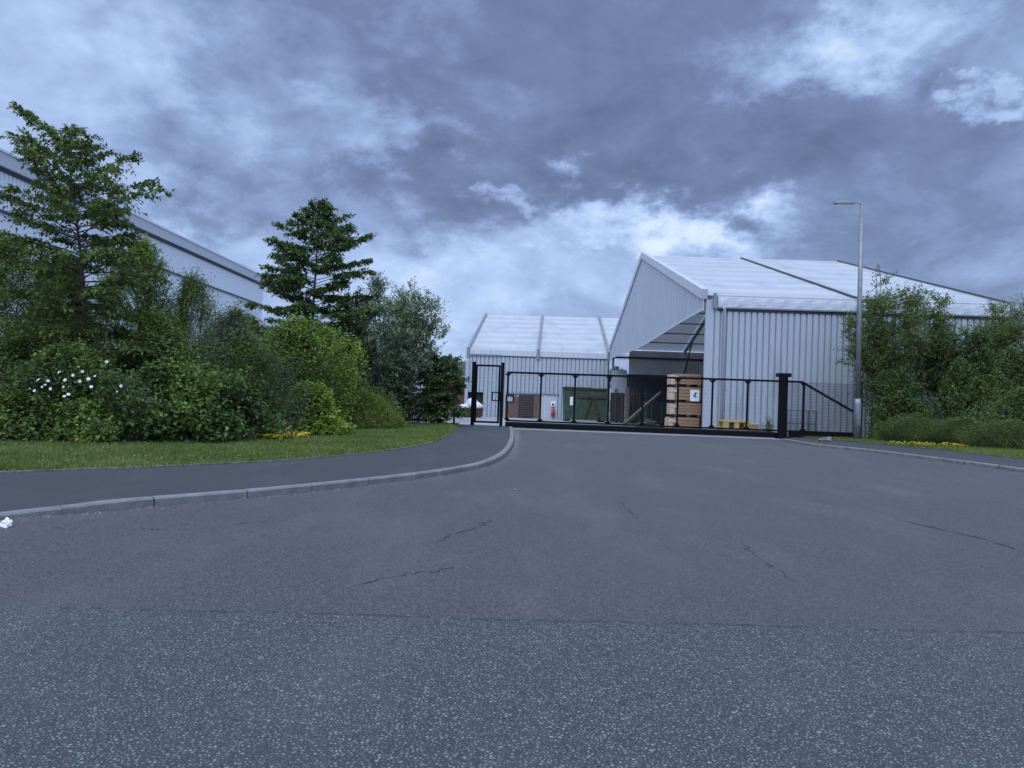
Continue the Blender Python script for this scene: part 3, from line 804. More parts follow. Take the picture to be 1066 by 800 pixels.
# roses
fl_v = []
def blossom():
    mb = MB()
    for ring, (n, rad, tilt) in enumerate(((6, .042, .25), (5, .028, .9))):
        for k in range(n):
            a = 2 * math.pi * k / n + ring * .4; c, s = math.cos(a), math.sin(a)
            d = Vector((c * math.cos(tilt), s * math.cos(tilt), math.sin(tilt))); t = Vector((-s, c, 0))
            mb.poly([(0, 0, 0), d * rad * .6 + t * rad * .5, d * rad + Vector((0, 0, .006)), d * rad * .6 - t * rad * .5])
    return mb
spots = [(40, 396), (44, 403), (36, 407), (50, 397), (68, 396), (66, 403), (71, 411), (67, 413), (83, 397), (95, 403), (99, 392), (92, 395), (122, 408), (126, 402), (82, 382), (111, 377), (31, 405), (53, 405), (76, 391), (62, 388), (86, 387), (47, 401)]
proto = blossom().build('flower', L_PETAL, None); proto.parent = rose
for i, (u, v) in enumerate(spots):
    fo = proto if i == 0 else proto.copy()
    if i: COL.objects.link(fo); fo.parent = rose
    p = P(u, v, 13.38 + .08 * abs((u - 72) / 30) ** 1.5 + random.uniform(-.04, .06)); fo.location = p - Vector(rose.location)
    fo.rotation_euler = (math.radians(65 + random.uniform(-25, 25)), random.uniform(-.3, .3), random.uniform(-.5, .5))
    fo.scale = [random.uniform(.38, .85)] * 3

# right side
open_tree('birch_tree', 'loose bushy tree leaning over the lamp post in front of tent wall', at(930, 28.0), Z(935, 284, 28) - KH, 1.85, 41, RG, L_HORN, stems=22, n2=19, per=11, L=.085, w=.5, up=.55, tl=(.25, .5))
open_tree('birch_tree', 'dark dense tree between the lamp post tree and right edge', at(1005, 27.2), Z(1005, 334, 27) - KH, 1.6, 42, RG, L_DARK, stems=19, n2=18, per=11, L=.09, w=.5, up=.5)
open_tree('willow_tree', 'tall grey-green tree with thin upright shoots at right edge', at(1062, 27.0), Z(1062, 302, 27) - KH, 1.7, 43, RG, L_OLIVE, stems=20, n2=19, per=12, L=.085, w=.3, up=1.0)
shrub('bush', 'dark bush beneath the tree by the lamp post', 'bush', at(935, 26.8), 1.25, .9, 2.5, 1900, 8, .085, .5, L_DARK, RG, 201)
shrub('bush', 'dark bush filling beneath the dense tree on right', 'bush', at(1000, 26.0), 1.4, .9, 2.6, 1900, 8, .085, .5, L_DARK, RG, 202)
shrub('bush', 'mid green bush with bright leaves at the right edge', 'bush', at(1063, 23.8), 1.35, .9, 1.75, 1800, 8, .085, .5, L_HORN, RG, 203)
shrub('bush', 'big olive bush at the right edge below the grey-green tree', 'bush', at(1055, 25.4), 1.5, .9, 3.0, 1500, 9, .085, .45, L_HORN, RG, 205)
for i, (u, Y, rx, lab) in enumerate(((950, 25.3, 1.35, 'low feathery green hedge bush nearest the lamp post'), (998, 24.4, 1.35, 'low feathery green hedge bush in middle of right verge'), (1050, 23.2, 1.4, 'low feathery green hedge bush at the right edge of picture'))):
    shrub('hedge_bush', lab, 'hedge', at(u, Y), rx, .6, .82, 1700, 12, .06, .15, L_MID, RG, 210 + i, up=1.4, tlen=(.22, .38), face_up=.2, shoot=.12, lump=.14, profile=5)

# tangle of weeds and trailing shoots where the bed meets the grass
def undergrowth(name, label, line, n, width, mat, seed, hmax=.5):
    r = np.random.default_rng(seed); line = np.array(line); seg = np.linalg.norm(np.diff(line, axis=0), axis=1); cum = np.append(0, np.cumsum(seg))
    q = r.uniform(0, cum[-1], n); x = np.interp(q, cum, line[:, 0]); y = np.interp(q, cum, line[:, 1])
    dens = .5 + .5 * np.sin(q * 2.1) * np.sin(q * .83 + 1)
    off = r.normal(0, width, n); p = np.stack([x + off * .7, y + off * .7, np.full(n, KH)], axis=1)
    ln = r.uniform(.10, hmax, n) * (.45 + .9 * dens)
    d = unit(np.stack([r.normal(.15, .5, n), r.normal(-.25, .5, n), r.uniform(.5, 1.6, n)], axis=1))
    lv = twig_leaves(r, p, d, ln, 8, .075, .45, .5, .85, .2, .5)
    return tag(fast_mesh(name, *lv, mat, None, wood=(twig_wood(p, d, ln, .003), BARK)), label, 'undergrowth', kind='stuff')
bed = [(-13, 13.9), (-9.5, 13.6), (-8, 13.85), (-7, 14.5), (-6.3, 15.7), (-5.65, 17.5), (-5.0, 19.3), (-4.1, 21.5), (-3.3, 24)]
undergrowth('undergrowth', 'tangled weeds along the front of the left bed', bed, 1500, .16, L_MID, 500)
undergrowth('undergrowth', 'dark trailing shoots at the foot of the left bed', [(x - .3, y + .35) for x, y in bed], 1500, .2, L_HORN, 501, .8)

# ------------------------------------------------------------------ grass
def in_poly(x, y, poly):
    inside = np.zeros(len(x), bool); j = len(poly) - 1
    for i in range(len(poly)):
        xi, yi = poly[i]; xj, yj = poly[j]
        c = ((yi > y) != (yj > y)) & (x < (xj - xi) * (y - yi) / (yj - yi + 1e-12) + xi)
        inside ^= c; j = i
    return inside
def grass(name, poly, n, hmin, hmax, mat, z, seed, w=.006, clump=1):
    r = np.random.default_rng(seed); xs = [p[0] for p in poly]; ys = [p[1] for p in poly]
    x = r.uniform(min(xs), max(xs), n); y = r.uniform(min(ys), max(ys), n)
    k = in_poly(x, y, poly); x, y = x[k], y[k]; n = len(x)
    f = lumps(seed + 1, lo=.8, hi=3)(np.stack([x, y, np.zeros(n)], axis=1))
    h = r.uniform(hmin, hmax, n) * (1 + .3 * f); a = r.uniform(0, 6.28, n); lean = r.uniform(.1, .8, n)
    p = np.stack([x, y, np.full(n, z)], axis=1); s = np.stack([np.cos(a), np.sin(a), np.zeros(n)], axis=1) * w
    b = r.uniform(0, 6.28, n)
    tip = p + np.stack([np.cos(b) * lean * h, np.sin(b) * lean * h, h], axis=1)
    mid = p * .45 + tip * .55; mid[:, 2] += h * .12
    V = np.stack([p - s, p + s, mid + s * .7, tip, mid - s * .7], axis=1).reshape(-1, 3); i = np.arange(n)[:, None] * 5
    T = np.concatenate([i + np.array([[0, 1, 2]]), i + np.array([[0, 2, 4]]), i + np.array([[4, 2, 3]])], axis=0)
    return tag(fast_mesh(name, V, T, mat), kind='stuff')
gl = [(p.x, p.y) for p in offset_line(bl, .09)] 
back = [(-2.2, 28.2), (-3.6, 25), (-5.2, 21.5), (-6.2, 18.5), (-6.6, 16.3), (-9, 14.6), (-14, 14.4)]
lg_poly = gl + back
tag(grass('grass', lg_poly, 300000, .025, .075, L_GRASS, KH + .004, 300), 'rough mown grass of the left verge', 'grass')
rg_poly = [(p.x, p.y) for p in offset_line(br, .05)] + [(23, 27.6), (krin[0].x + 1.2, 27.8)]
tag(grass('grass', rg_poly, 150000, .03, .09, L_GRASS, KH + .004, 301), 'rough grass of the right verge', 'grass')
# ragged fringe of grass creeping over the edging
fr = [(p.x, p.y) for p in offset_line(bl, -.06)] + [(p.x, p.y) for p in reversed(offset_line(bl, .12))]
tag(grass('grass_fringe', fr, 150000, .03, .07, L_GRASS, KH + .006, 302), 'grass creeping over the edge of the left path', 'grass')

r_ = np.random.default_rng(77); k_ = 900
px_, py_ = r_.uniform(-10, -2.5, k_), r_.uniform(10, 24, k_); ok = in_poly(px_, py_, lg_poly) & (r_.random(k_) < .55)
px_, py_ = px_[ok], py_[ok]; k_ = len(px_); V, T = [], []
q_ = np.stack([px_, py_, KH + r_.uniform(.05, .085, k_)], axis=1)
for j in range(5):
    a_ = j * 1.2566 + r_.uniform(0, 1, k_)
    V.append(leaves(r_, q_, unit(np.stack([np.cos(a_), np.sin(a_), np.full(k_, .3)], axis=1)), np.tile([0, 0, 1.0], (k_, 1)), .016, .9))
tag(fast_mesh('daisies', *merge(V), material('pale_daisy', (.60, .58, .42), .8)), 'small pale daisies scattered through the left verge grass', 'flowers', kind='stuff')

def flower_patch(name, label, c, rx, ry, n, seed):
    r = np.random.default_rng(seed); a = r.uniform(0, 6.28, n); q = np.sqrt(r.uniform(0, 1, n)) * (1 + .2 * np.sin(3 * a))
    p = np.stack([c[0] + np.cos(a) * q * rx, c[1] + np.sin(a) * q * ry, KH + r.uniform(.07, .14, n)], axis=1)
    V, T = [], []
    for k in range(5):
        ang = a * 3 + k * 1.2566
        d = unit(np.stack([np.cos(ang), np.sin(ang), r.uniform(.05, .7, n)], axis=1))
        V.append(leaves(r, p, d, np.tile([0, 0, 1.0], (n, 1)), .042, .8))
    return tag(fast_mesh(name, *merge(V), L_YELLOW), label, 'flowers', kind='stuff')
c = G(290, 457.5, KH); flower_patch('yellow_flowers', 'patch of yellow flowers in the grass before the lime laurel', (c.x, c.y), .55, .8, 520, 400)
c = G(975, 466, KH); flower_patch('yellow_flowers', 'sparse yellow flowers in the right verge before the low hedge', (c.x, c.y), 1.3, .4, 130, 401)

# ------------------------------------------------------------------ corrugated sheet
def corrugated(p, q, z0, z1, pitch=.25, depth=.035, ztop=None):
    """trapezoidal ribs between ground points p and q, facing right of p->q ... top may follow ztop(s)"""
    p, q = Vector((p[0], p[1], 0)), Vector((q[0], q[1], 0)); d = (q - p); Ln = d.length; d.normalize(); n = Vector((d.y, -d.x, 0))
    n_r = max(1, round(Ln / pitch)); pt = Ln / n_r; prof = []
    for k in range(n_r):
        s = k * pt
        prof += [(s, 0), (s + pt * .14, 0), (s + pt * .22, depth), (s + pt * .92, depth)]
    prof.append((Ln, 0)); mb = MB()
    for (s0, o0), (s1, o1) in zip(prof[:-1], prof[1:]):
        a = p + d * s0 + n * o0; b = p + d * s1 + n * o1
        t0, t1 = (ztop(s0), ztop(s1)) if ztop else (z1, z1)
        b0, b1 = (z0(s0), z0(s1)) if callable(z0) else (z0, z0)
        mb.poly([(a.x, a.y, b0), (b.x, b.y, b1), (b.x, b.y, t1), (a.x, a.y, t0)])
    return mb

def roof_bay(o, e1, e2, s0, s1, t0, t1, zf, bands, sag=.03):
    """membrane bay with slight bulges between the purlins"""
    mb = MB(); nb = bands * 6; ns = 8; V = []
    for i in range(nb + 1):
        t = t0 + (t1 - t0) * i / nb
        for j in range(ns + 1):
            s = s0 + (s1 - s0) * j / ns
            q = o + e1 * s + e2 * t
            dz = -sag * abs(math.sin(math.pi * bands * i / nb)) ** .8 * (.25 + .75 * math.sin(math.pi * j / ns))
            V.append((q.x, q.y, zf(t) + dz))
    mb.v = V
    for i in range(nb):
        for j in range(ns):
            a = i * (ns + 1) + j
            mb.f.append((a, a + 1, a + ns + 2, a + ns + 1))
    return mb

# ------------------------------------------------------------------ right tent
def big_tent():
    o = Vector((X(733, 31, 400), 31, 0)); ang = math.radians(-1.2)
    e1 = Vector((math.cos(ang), math.sin(ang), 0)); e2 = Vector((-math.sin(ang), math.cos(ang), 0))
    Wd, bay, eave, ridge = 35.0, 6.05, 5.55, 10.35
    walltop = 5.0
    zr = lambda t: eave + (ridge - eave) * (1 - abs(t - Wd / 2) / (Wd / 2))
    root = empty('storage_tent', (o.x, o.y, -.05), 'large grey clad storage tent with open gable at right', 'tent', 'white roofed storage tents')
    pt = lambda s, t, z: o + e1 * s + e2 * t + Vector((0, 0, z))
    # cladding: front side wall
    a, b = pt(.30, 0, 0), pt(2 * bay, 0, 0)
    corrugated(a, b, -.15, walltop, .245, .075).build('side_wall', CLAD, root)
    MB().hexa([pt(-.02, -.05, -.15), pt(.30, -.05, -.15), pt(.30, .12, -.15), pt(-.02, .12, -.15)], [pt(-.02, -.05, 5.35), pt(.30, -.05, 5.35), pt(.30, .12, 5.35), pt(-.02, .12, 5.35)]).build('corner_panel', CLAD, root)
    MB().tube([pt(.70, -.13, 0), pt(.70, -.13, 4.95), pt(.62, -.2, 5.05)], .055, 10).build('downpipe', TRIM, root, smooth=True)
    # valance under the roof edge, slightly bellied, two bays
    for k in range(2):
        mb = MB(); n = 24
        for i in range(n):
            for j in range(4):
                def vp(i, j):
                    s = .42 + k * bay - (0 if k == 0 else .30) + (bay - .5) * i / n if k == 0 else bay + .12 + (bay - .2) * i / n
                    zz = 5.06 + .50 * j / 4
                    return pt(s, -.10 - .02 * math.sin(math.pi * j / 4) - .015 * math.sin(i * 1.9) * (j in (1, 2)), zz)
                mb.poly([vp(i, j), vp(i+1, j), vp(i+1, j+1), vp(i, j+1)])
        mb.build('valance', VALM, root)
    MB().beam(pt(.42, -.13, 5.03), pt(2 * bay, -.13, 5.03), .10, .06).build('gutter', ALU, root)
    MB().beam(pt(.42, -.02, 4.94), pt(2 * bay, -.02, 4.94), .14, .10).build('eave_beam', WARED, root)
    # frames
    for k, s in enumerate((0, bay, 2 * bay)):
        f = MB()
        for (t0, t1) in ((0, Wd / 2), (Wd, Wd / 2)):
            f.beam(pt(s + .12, t0, zr(t0) - .22), pt(s + .12, t1, zr(t1) - .22), .14, .26)
        for t in (.15, Wd - .15):
            f.beam(pt(s + .12, t, zg(o.y + t) - .1), pt(s + .12, t, eave - .15), .16, .26, up=e2)
        if k == 1:
            f.beam(pt(s + .12, Wd - .2, 3.4), pt(s + .12, Wd - 3.2, zr(Wd - 3.2) - .3), .1, .14)
        f.build('frame', ALU, root)
        # keder strip on top of the roof
        if k:
            MB().beam(pt(s, -.12, eave + .02), pt(s, Wd / 2, ridge + .05), .09, .07).build('roof_strip', WARED, root)
            MB().beam(pt(s, -.18, 5.02), pt(s, -.18, eave + .10), .16, .06).build('eave_bracket', ALU, root)
        else:
            MB().beam(pt(.30, -.16, 5.0), pt(.30, -.16, eave + .05), .14, .08).build('eave_bracket', ALU, root)
    pr = MB()
    for i in range(1, 16):
        t = Wd * i / 16
        for k in range(2): pr.beam(pt(k * bay + .2, t, zr(t) - .14), pt((k + 1) * bay + .05, t, zr(t) - .14), .07, .09)
    pr.build('purlins', ALU, root)
    for k in range(2):
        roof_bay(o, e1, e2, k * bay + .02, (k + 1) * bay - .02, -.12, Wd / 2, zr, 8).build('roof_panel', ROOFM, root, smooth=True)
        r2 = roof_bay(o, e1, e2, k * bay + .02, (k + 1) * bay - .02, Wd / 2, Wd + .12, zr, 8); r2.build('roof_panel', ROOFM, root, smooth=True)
    # gable at the left end: ribbed sheets above a sagging lower edge
    zb = lambda s: float(np.interp(s, (0, 3, 6, 10, 15, 19, 25, 35), (4.97, 4.93, 4.86, 4.74, 4.60, 4.56, 4.60, 4.72)))
    def gab(t): return zr(t) - .05
    g = corrugated(pt(-.10, Wd, 0), pt(-.10, 0, 0), lambda s: zb(Wd - s), 0, .75, .05, ztop=lambda s: gab(Wd - s))
    g.build('gable_panel', CLADG, root)
    lb = MB(); 
    for i in range(24):
        t0, t1 = Wd * i / 24, Wd * (i + 1) / 24
        lb.beam(pt(-.14, t0, zb(t0) - .02), pt(-.14, t1, zb(t1) - .02), .05, .10)
    lb.build('gable_hem', TRIM, root)
    rk = MB()
    rk.beam(pt(-.10, -.05, eave + .02), pt(-.10, Wd / 2, ridge + .02), .26, .40); rk.beam(pt(-.10, Wd + .05, eave + .02), pt(-.10, Wd / 2, ridge + .02), .26, .40)
    rk.build('rake_trim', TRIM, root)
    # inside: far wall, end wall, floor
    fw = MB()
    f0 = lambda s, z: pt(s, Wd - .35, z)
    fw.poly([f0(1.45, 3.3), f0(2 * bay, 3.3), f0(2 * bay, 5.4), f0(1.45, 5.4)])
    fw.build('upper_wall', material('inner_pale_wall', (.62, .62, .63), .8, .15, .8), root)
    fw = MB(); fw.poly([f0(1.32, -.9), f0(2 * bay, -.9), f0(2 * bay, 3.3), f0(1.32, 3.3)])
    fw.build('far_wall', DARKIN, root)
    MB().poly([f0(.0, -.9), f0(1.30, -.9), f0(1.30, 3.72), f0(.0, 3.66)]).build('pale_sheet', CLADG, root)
    MB().beam(f0(.1, 4.78), f0(2 * bay, 4.78), .2, .16).build('far_beam', WARED, root)
    MB().beam(f0(1.3, 3.32), f0(2 * bay, 3.32), .2, .10).build('far_rail', WARED, root)
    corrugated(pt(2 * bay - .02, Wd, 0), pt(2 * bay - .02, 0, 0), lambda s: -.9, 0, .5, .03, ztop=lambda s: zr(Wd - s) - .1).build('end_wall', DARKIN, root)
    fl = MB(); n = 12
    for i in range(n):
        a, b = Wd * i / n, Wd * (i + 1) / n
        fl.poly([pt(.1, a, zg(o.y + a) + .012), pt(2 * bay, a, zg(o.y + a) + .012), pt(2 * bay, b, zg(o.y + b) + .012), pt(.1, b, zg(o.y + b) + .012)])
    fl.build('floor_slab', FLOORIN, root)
    return o, e1, e2, pt
TO, TE1, TE2, tpt = big_tent()

# ------------------------------------------------------------------ middle tent
def mid_tent():
    o = Vector((X(486.5, 68, 400), 68, 0)); ang = math.radians(-3.0)
    e1 = Vector((math.cos(ang), math.sin(ang), 0)); e2 = Vector((-math.sin(ang), math.cos(ang), 0))
    Wd, bay, eave, ridge = 32.5, 6.18, 5.17, 9.98; base = zg(68)
    zr = lambda t: eave + (ridge - eave) * (1 - abs(t - Wd / 2) / (Wd / 2))
    pt = lambda s, t, z: o + e1 * s + e2 * t + Vector((0, 0, z))
    root = empty('storage_tent', (o.x, o.y, base), 'smaller white roofed tent behind the gate with brown doors and green skip', 'tent', 'white roofed storage tents')
    nb = 2                                                          # two walled bays, then a short open one
    corrugated(pt(1.45, 0, 0), pt(nb * bay, 0, 0), base, 4.67, .36, .10).build('side_wall', CLAD, root)
    w = corrugated(pt(.02, 0, 0), pt(1.45, 0, 0), base + 2.15, 4.67, .36, .10); w.build('side_wall', CLAD, root)
    for k in range(nb + 1):
        ends = (k * bay, (k + 1) * bay if k < nb else k * bay + 3.0)
        mb = MB(); q = [pt(k * bay + .1, -.1, 4.68), pt(ends[1] - .1, -.1, 4.68), pt(ends[1] - .1, -.14, eave), pt(k * bay + .1, -.14, eave)]
        mb.poly(q); mb.build('valance', VALM, root)
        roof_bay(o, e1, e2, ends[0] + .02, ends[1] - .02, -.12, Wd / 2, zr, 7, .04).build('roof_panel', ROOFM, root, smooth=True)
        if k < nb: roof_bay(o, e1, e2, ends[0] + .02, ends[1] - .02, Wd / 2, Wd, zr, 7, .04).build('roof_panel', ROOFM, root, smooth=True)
    MB().beam(pt(-.1, -.14, 4.70), pt(2.9, -.14, 4.70), .16, .14).build('gutter', ALU, root)
    MB().beam(pt(2.9, -.08, 4.64), pt(nb * bay, -.08, 4.64), .12, .10).build('eave_beam', WARED, root)
    for k in range(nb + 1):
        s = k * bay
        f = MB(); f.beam(pt(s, -.16, eave + .06), pt(s, Wd / 2, ridge + .06), .22, .20)
        f.beam(pt(s, -.16, 4.45), pt(s, -.16, eave + .14), .26, .14, up=e2)
        f.build('roof_strip', ALU, root)
    MB().beam(pt(-.06, .0, base), pt(-.06, .0, 4.8), .28, .3, up=e2).build('corner_panel', TRIM, root)
    MB().beam(pt(2 * bay, -.15, base), pt(2 * bay, -.15, 4.5), .12, .12, up=e2).build('downpipe', WARED, root)
    # left gable end and rear wall
    corrugated(pt(0, Wd, 0), pt(0, .1, 0), base, 0, .5, .03, ztop=lambda sx: zr(Wd - sx) - .05).build('gable_panel', CLADG, root)
    corrugated(pt(nb * bay, .1, 0), pt(nb * bay, Wd, 0), base, 0, .5, .03, ztop=lambda sx: zr(sx) - .05).build('gable_panel', CLADG, root)
    corrugated(pt(nb * bay, Wd, 0), pt(0, Wd, 0), base, 5.0, .5, .04).build('rear_wall', CLAD, root)
    MB().box((o.x + .1, o.y + .4, base), (o.x + 1.6, o.y + .45, base + 2.3)).build('doorway', DOORD, root)
    # boarded and doored stretch low on the wall, seen through the gate
    U = lambda u: (X(u, 68, 425) - o.x) / e1.x
    def panel(u0, u1, v0, nm, mt, dep=.19, rib=0):
        s0, s1 = U(u0), U(u1); zt = Z((u0 + u1) / 2, v0, 68)
        if rib: c = corrugated(pt(s0, -dep, 0), pt(s1, -dep, 0), base, zt, rib, .03); return c.build(nm, mt, root)
        mb = MB(); mb.hexa([pt(s0, -dep, base), pt(s1, -dep, base), pt(s1, -.11, base), pt(s0, -.11, base)], [pt(s0, -dep, zt), pt(s1, -dep, zt), pt(s1, -.11, zt), pt(s0, -.11, zt)])
        return mb.build(nm, mt, root)
    panel(526, 539.5, 413, 'board_panel', BROWNB)
    d = panel(540, 555, 411.5, 'door', DOORD, .22)
    sl = MB()
    for i in range(9):
        z = base + .25 + i * .2
        sl.beam(pt(U(541), -.235, z), pt(U(554), -.235, z), .02, .05)
    sl.build('slats', BROWNB, d)
    panel(555.4, 561, 411, 'board_panel', BROWNB)
    panel(561.4, 580, 410.5, 'ribbed_panel', TRIM, .13, .3)
    MB().beam(pt(U(526), -.2, Z(552, 410, 68)), pt(U(581), -.2, Z(552, 410, 68)), .1, .08).build('head_rail', ALU, root)
    return o, e1, e2, pt, U, base
MO, ME1, ME2, mpt, MU, MBASE = mid_tent()

# ------------------------------------------------------------------ left warehouse
def warehouse():
    x, y0, y1, top = -26.0, -10.0, 0, 0
    y1 = 26.0 * 800 / (533 - 275) ; y1 = 79.0
    top = Z(0, 157.7, P(0, 157.7, 1).y * (26.0 / abs(P(0, 157.7, 1).x)))
    root = empty('warehouse', (x, 30, -.1), 'long pale grey warehouse with dark roof flashing behind the left trees', 'building')
    # direction: walls run along +Y with the eave level
    za, zb, zc = top - .55, top - 1.0, top - 3.0
    mb = MB(); mb.poly([(x, y0, -.2), (x, y1, -.2), (x, y1, zc), (x, y0, zc)]); mb.poly([(x, y1, -.2), (x - 60, y1, -.2), (x - 60, y1, zc), (x, y1, zc)])
    mb.build('wall', WARE, root)
    mb = MB(); mb.box((x - .2, y0, zc), (x + .12, y1 + .12, zc + .12)); mb.build('lower_flashing', WARED, root)
    c = corrugated((x + .02, y0, 0), (x + .02, 47.5, 0), zc + .12, zb, .32, .05); c.build('ribbed_band', WARE, root)
    # smooth panels with fine vertical joints
    mb = MB(); y = 47.5; 
    while y < y1:
        mb.box((x - .1, y + .012, zc + .12), (x + .05, min(y + 3.0, y1) - .012, zb)); y += 3.0
    mb.build('panel_band', WARE, root)
    mb = MB(); mb.poly([(x - 60, y1, zc + .12), (x, y1, zc + .12), (x, y1, zb), (x - 60, y1, zb)][::-1]); mb.build('end_band', WARE, root)
    MB().box((x - .2, y0, zb), (x + .10, y1 + .1, zb + .22)).build('upper_flashing', WARED, root)
    MB().hexa([(x - .5, y0, zb + .22), (x + .30, y0, zb + .22), (x + .30, y1 + .3, zb + .22), (x - .5, y1 + .3, zb + .22)],
              [(x - .5, y0, top - .12), (x + .36, y0, top - .12), (x + .36, y1 + .36, top - .12), (x - .5, y1 + .36, top - .12)]).build('fascia', TRIM, root)
    MB().box((x - .5, y0, top - .12), (x + .42, y1 + .42, top)).build('gutter', WARE, root)
    mb = MB(); mb.poly([(x - .5, y0, top - .03), (x - .5, y1, top - .03), (x - 60, y1, top + 2), (x - 60, y0, top + 2)][::-1]); mb.build('roof', SLATE, root)
    return root
warehouse()

# ------------------------------------------------------------------ far brick house
def house():
    Y = 92; b = -.75
    x0, x1 = X(440, Y), X(500, Y); ze = Z(470, 389.5, Y); zr = Z(490, 373, Y)
    root = empty('brick_house', ((x0 + x1) / 2, Y, b), 'low brick building with hipped slate roof beyond the small tree', 'building')
    MB().box((x0, Y, b), (x1 + 6, Y + 10, ze - .3)).build('wall', BRICK, root)
    MB().box((x0 - .35, Y - .35, ze - .3), (x1 + 6.3, Y + 10.3, ze)).build('fascia', WHITEP, root)
    e = .45; A = [(x0 - e, Y - e, ze), (x1 + 6 + e, Y - e, ze), (x1 + 6 + e, Y + 10 + e, ze), (x0 - e, Y + 10 + e, ze)]
    R = [(x0 + 5.2, Y + 5, zr), (x1 + 1, Y + 5, zr)]
    mb = MB(); mb.poly([A[0], A[1], R[1], R[0]]); mb.poly([A[1], A[2], R[1]]); mb.poly([A[2], A[3], R[0], R[1]]); mb.poly([A[3], A[0], R[0]]); mb.build('roof', SLATE, root)
    for u in (446, 462):
        xw = X(u, Y); f = MB().box((xw - .6, Y - .06, b + 1), (xw + .6, Y - .002, b + 2.3)).build('window', WHITEP, root)
        MB().box((xw - .5, Y - .075, b + 1.1), (xw + .5, Y - .062, b + 2.2)).build('pane', GLASSD, f)
    xw = X(480.5, Y); MB().box((xw - .35, Y - .25, Z(480, 398, Y)), (xw + .35, Y - .01, Z(480, 393, Y))).build('wall_lamp', ORANGE, root)
house()

# tree seen through the gap under the tent gable
open_tree('background_tree', 'tree far behind, seen through the gap at tent corner', (X(641.5, 112), 112, -.75), Z(641, 377, 112) + .75, 1.5, 77, None, L_DARK, stems=12, n2=10, per=8, L=.2, w=.5)

# ------------------------------------------------------------------ sliding gate
def wire_mesh(p, q, zf, pitch, hpitch, r=.0025, z0=.3):
    """welded mesh: thin square wires; zf(s) is the top at distance s"""
    p, q = Vector(p), Vector(q); d = q - p; Ln = d.length; d.normalize(); n = Vector((-d.y, d.x, 0)); mb = MB()
    k = 0; s = pitch / 2
    while s < Ln:
        a = p + d * s
        mb.beam((a.x, a.y, z0), (a.x, a.y, zf(s)), 2 * r, 2 * r, up=n); s += pitch
    z = z0 + hpitch
    while z < max(zf(0), zf(Ln)):
        # horizontal wire only where the top is above it
        pts = [i * Ln / 40 for i in range(41) if zf(i * Ln / 40) >= z]
        if len(pts) > 1:
            a, b = p + d * pts[0], p + d * pts[-1]
            mb.beam((a.x, a.y, z) , (b.x, b.y, z), 2 * r, 2 * r)
        z += hpitch
    return mb

def gusset(mb, c, s, size, up):
    """small triangular web plates in the corner at c"""
    for sg in (-1, 1):
        a = c; b = c + GD * sg * size; d = c + Vector((0, 0, up * size))
        o = GN * .012
        i = len(mb.v); mb.v += [tuple(x) for x in (a - o, b - o, d - o, a + o, b + o, d + o)]
        mb.f += [(i, i+1, i+2), (i+5, i+4, i+3), (i, i+3, i+4, i+1), (i+1, i+4, i+5, i+2), (i+2, i+5, i+3, i)]

GT = 2.07
def slide_gate():
    g = gp(670); root = empty('sliding_gate', (g.x, g.y, 0), 'long black sliding gate with mesh infill closed across the road', 'gate')
    a, b = gp(526.5), gp(818)
    n = 14
    # bottom beam: box with rounded upper edges and a nose at its end
    prof = [(-.12, .035), (.12, .035), (.12, .20), (.08, .245), (-.08, .245), (-.12, .20)]
    mb = MB(); st = [(a, 1.0), (gp(800), 1.0), (gp(808), .8), (gp(812), .45)]
    i0 = 0
    for p, sc in st:
        for (o, z) in prof: mb.v.append(tuple(p + GN * o * sc + Vector((0, 0, .14 + (z - .14) * sc))))
    m_ = len(prof)
    for k in range(len(st) - 1):
        for j in range(m_): mb.f.append((k*m_ + j, k*m_ + (j+1) % m_, (k+1)*m_ + (j+1) % m_, (k+1)*m_ + j))
    mb.f.append(tuple(range(m_))[::-1]); mb.f.append(tuple((len(st)-1)*m_ + j for j in range(m_)))
    mb.build('bottom_beam', BLACK, root)
    e = gp(834); MB().beam(a + Vector((0, 0, GT - .03)), e + Vector((0, 0, GT - .03)), .06, .07).build('top_rail', BLACK, root)
    MB().beam(a + Vector((0, 0, .29)), gp(892, .29), .05, .06).build('lower_rail', BLACK, root)
    MB().beam(gp(822, .17), gp(893, .17), .10, .18).build('tail_beam', BLACK, root)
    for u in (527.6, 562.3, 597.7, 633.0, 668.7, 705, 741, 777.6, 836):
        p = gp(u); mb = MB(); mb.beam(p + Vector((0, 0, .26)), p + Vector((0, 0, GT - .06)), .065, .06, up=GN)
        gusset(mb, p + Vector((0, 0, GT - .07)), 1, .13, -1); gusset(mb, p + Vector((0, 0, .32)), 1, .12, 1)
        mb.build('upright', BLACK, root)
    end = gp(891.5); zt = Z(891, 430, end.y)
    MB().beam(end + Vector((0, 0, .2)), end + Vector((0, 0, zt)), .06, .06, up=GN).build('upright', BLACK, root)
    MB().beam(e + Vector((0, 0, GT - .04)), end + Vector((0, 0, zt - .02)), .06, .075).build('diagonal_brace', BLACK, root)
    d1, d2 = (e - a).length, (end - a).length
    top = lambda s: GT - .06 if s < d1 else GT - .06 + (zt - GT) * (s - d1) / (d2 - d1)
    wire_mesh(a, end, top, .028, .15, .0007, .30).build('mesh_infill', BLACK, root)
    return root
slide_gate()

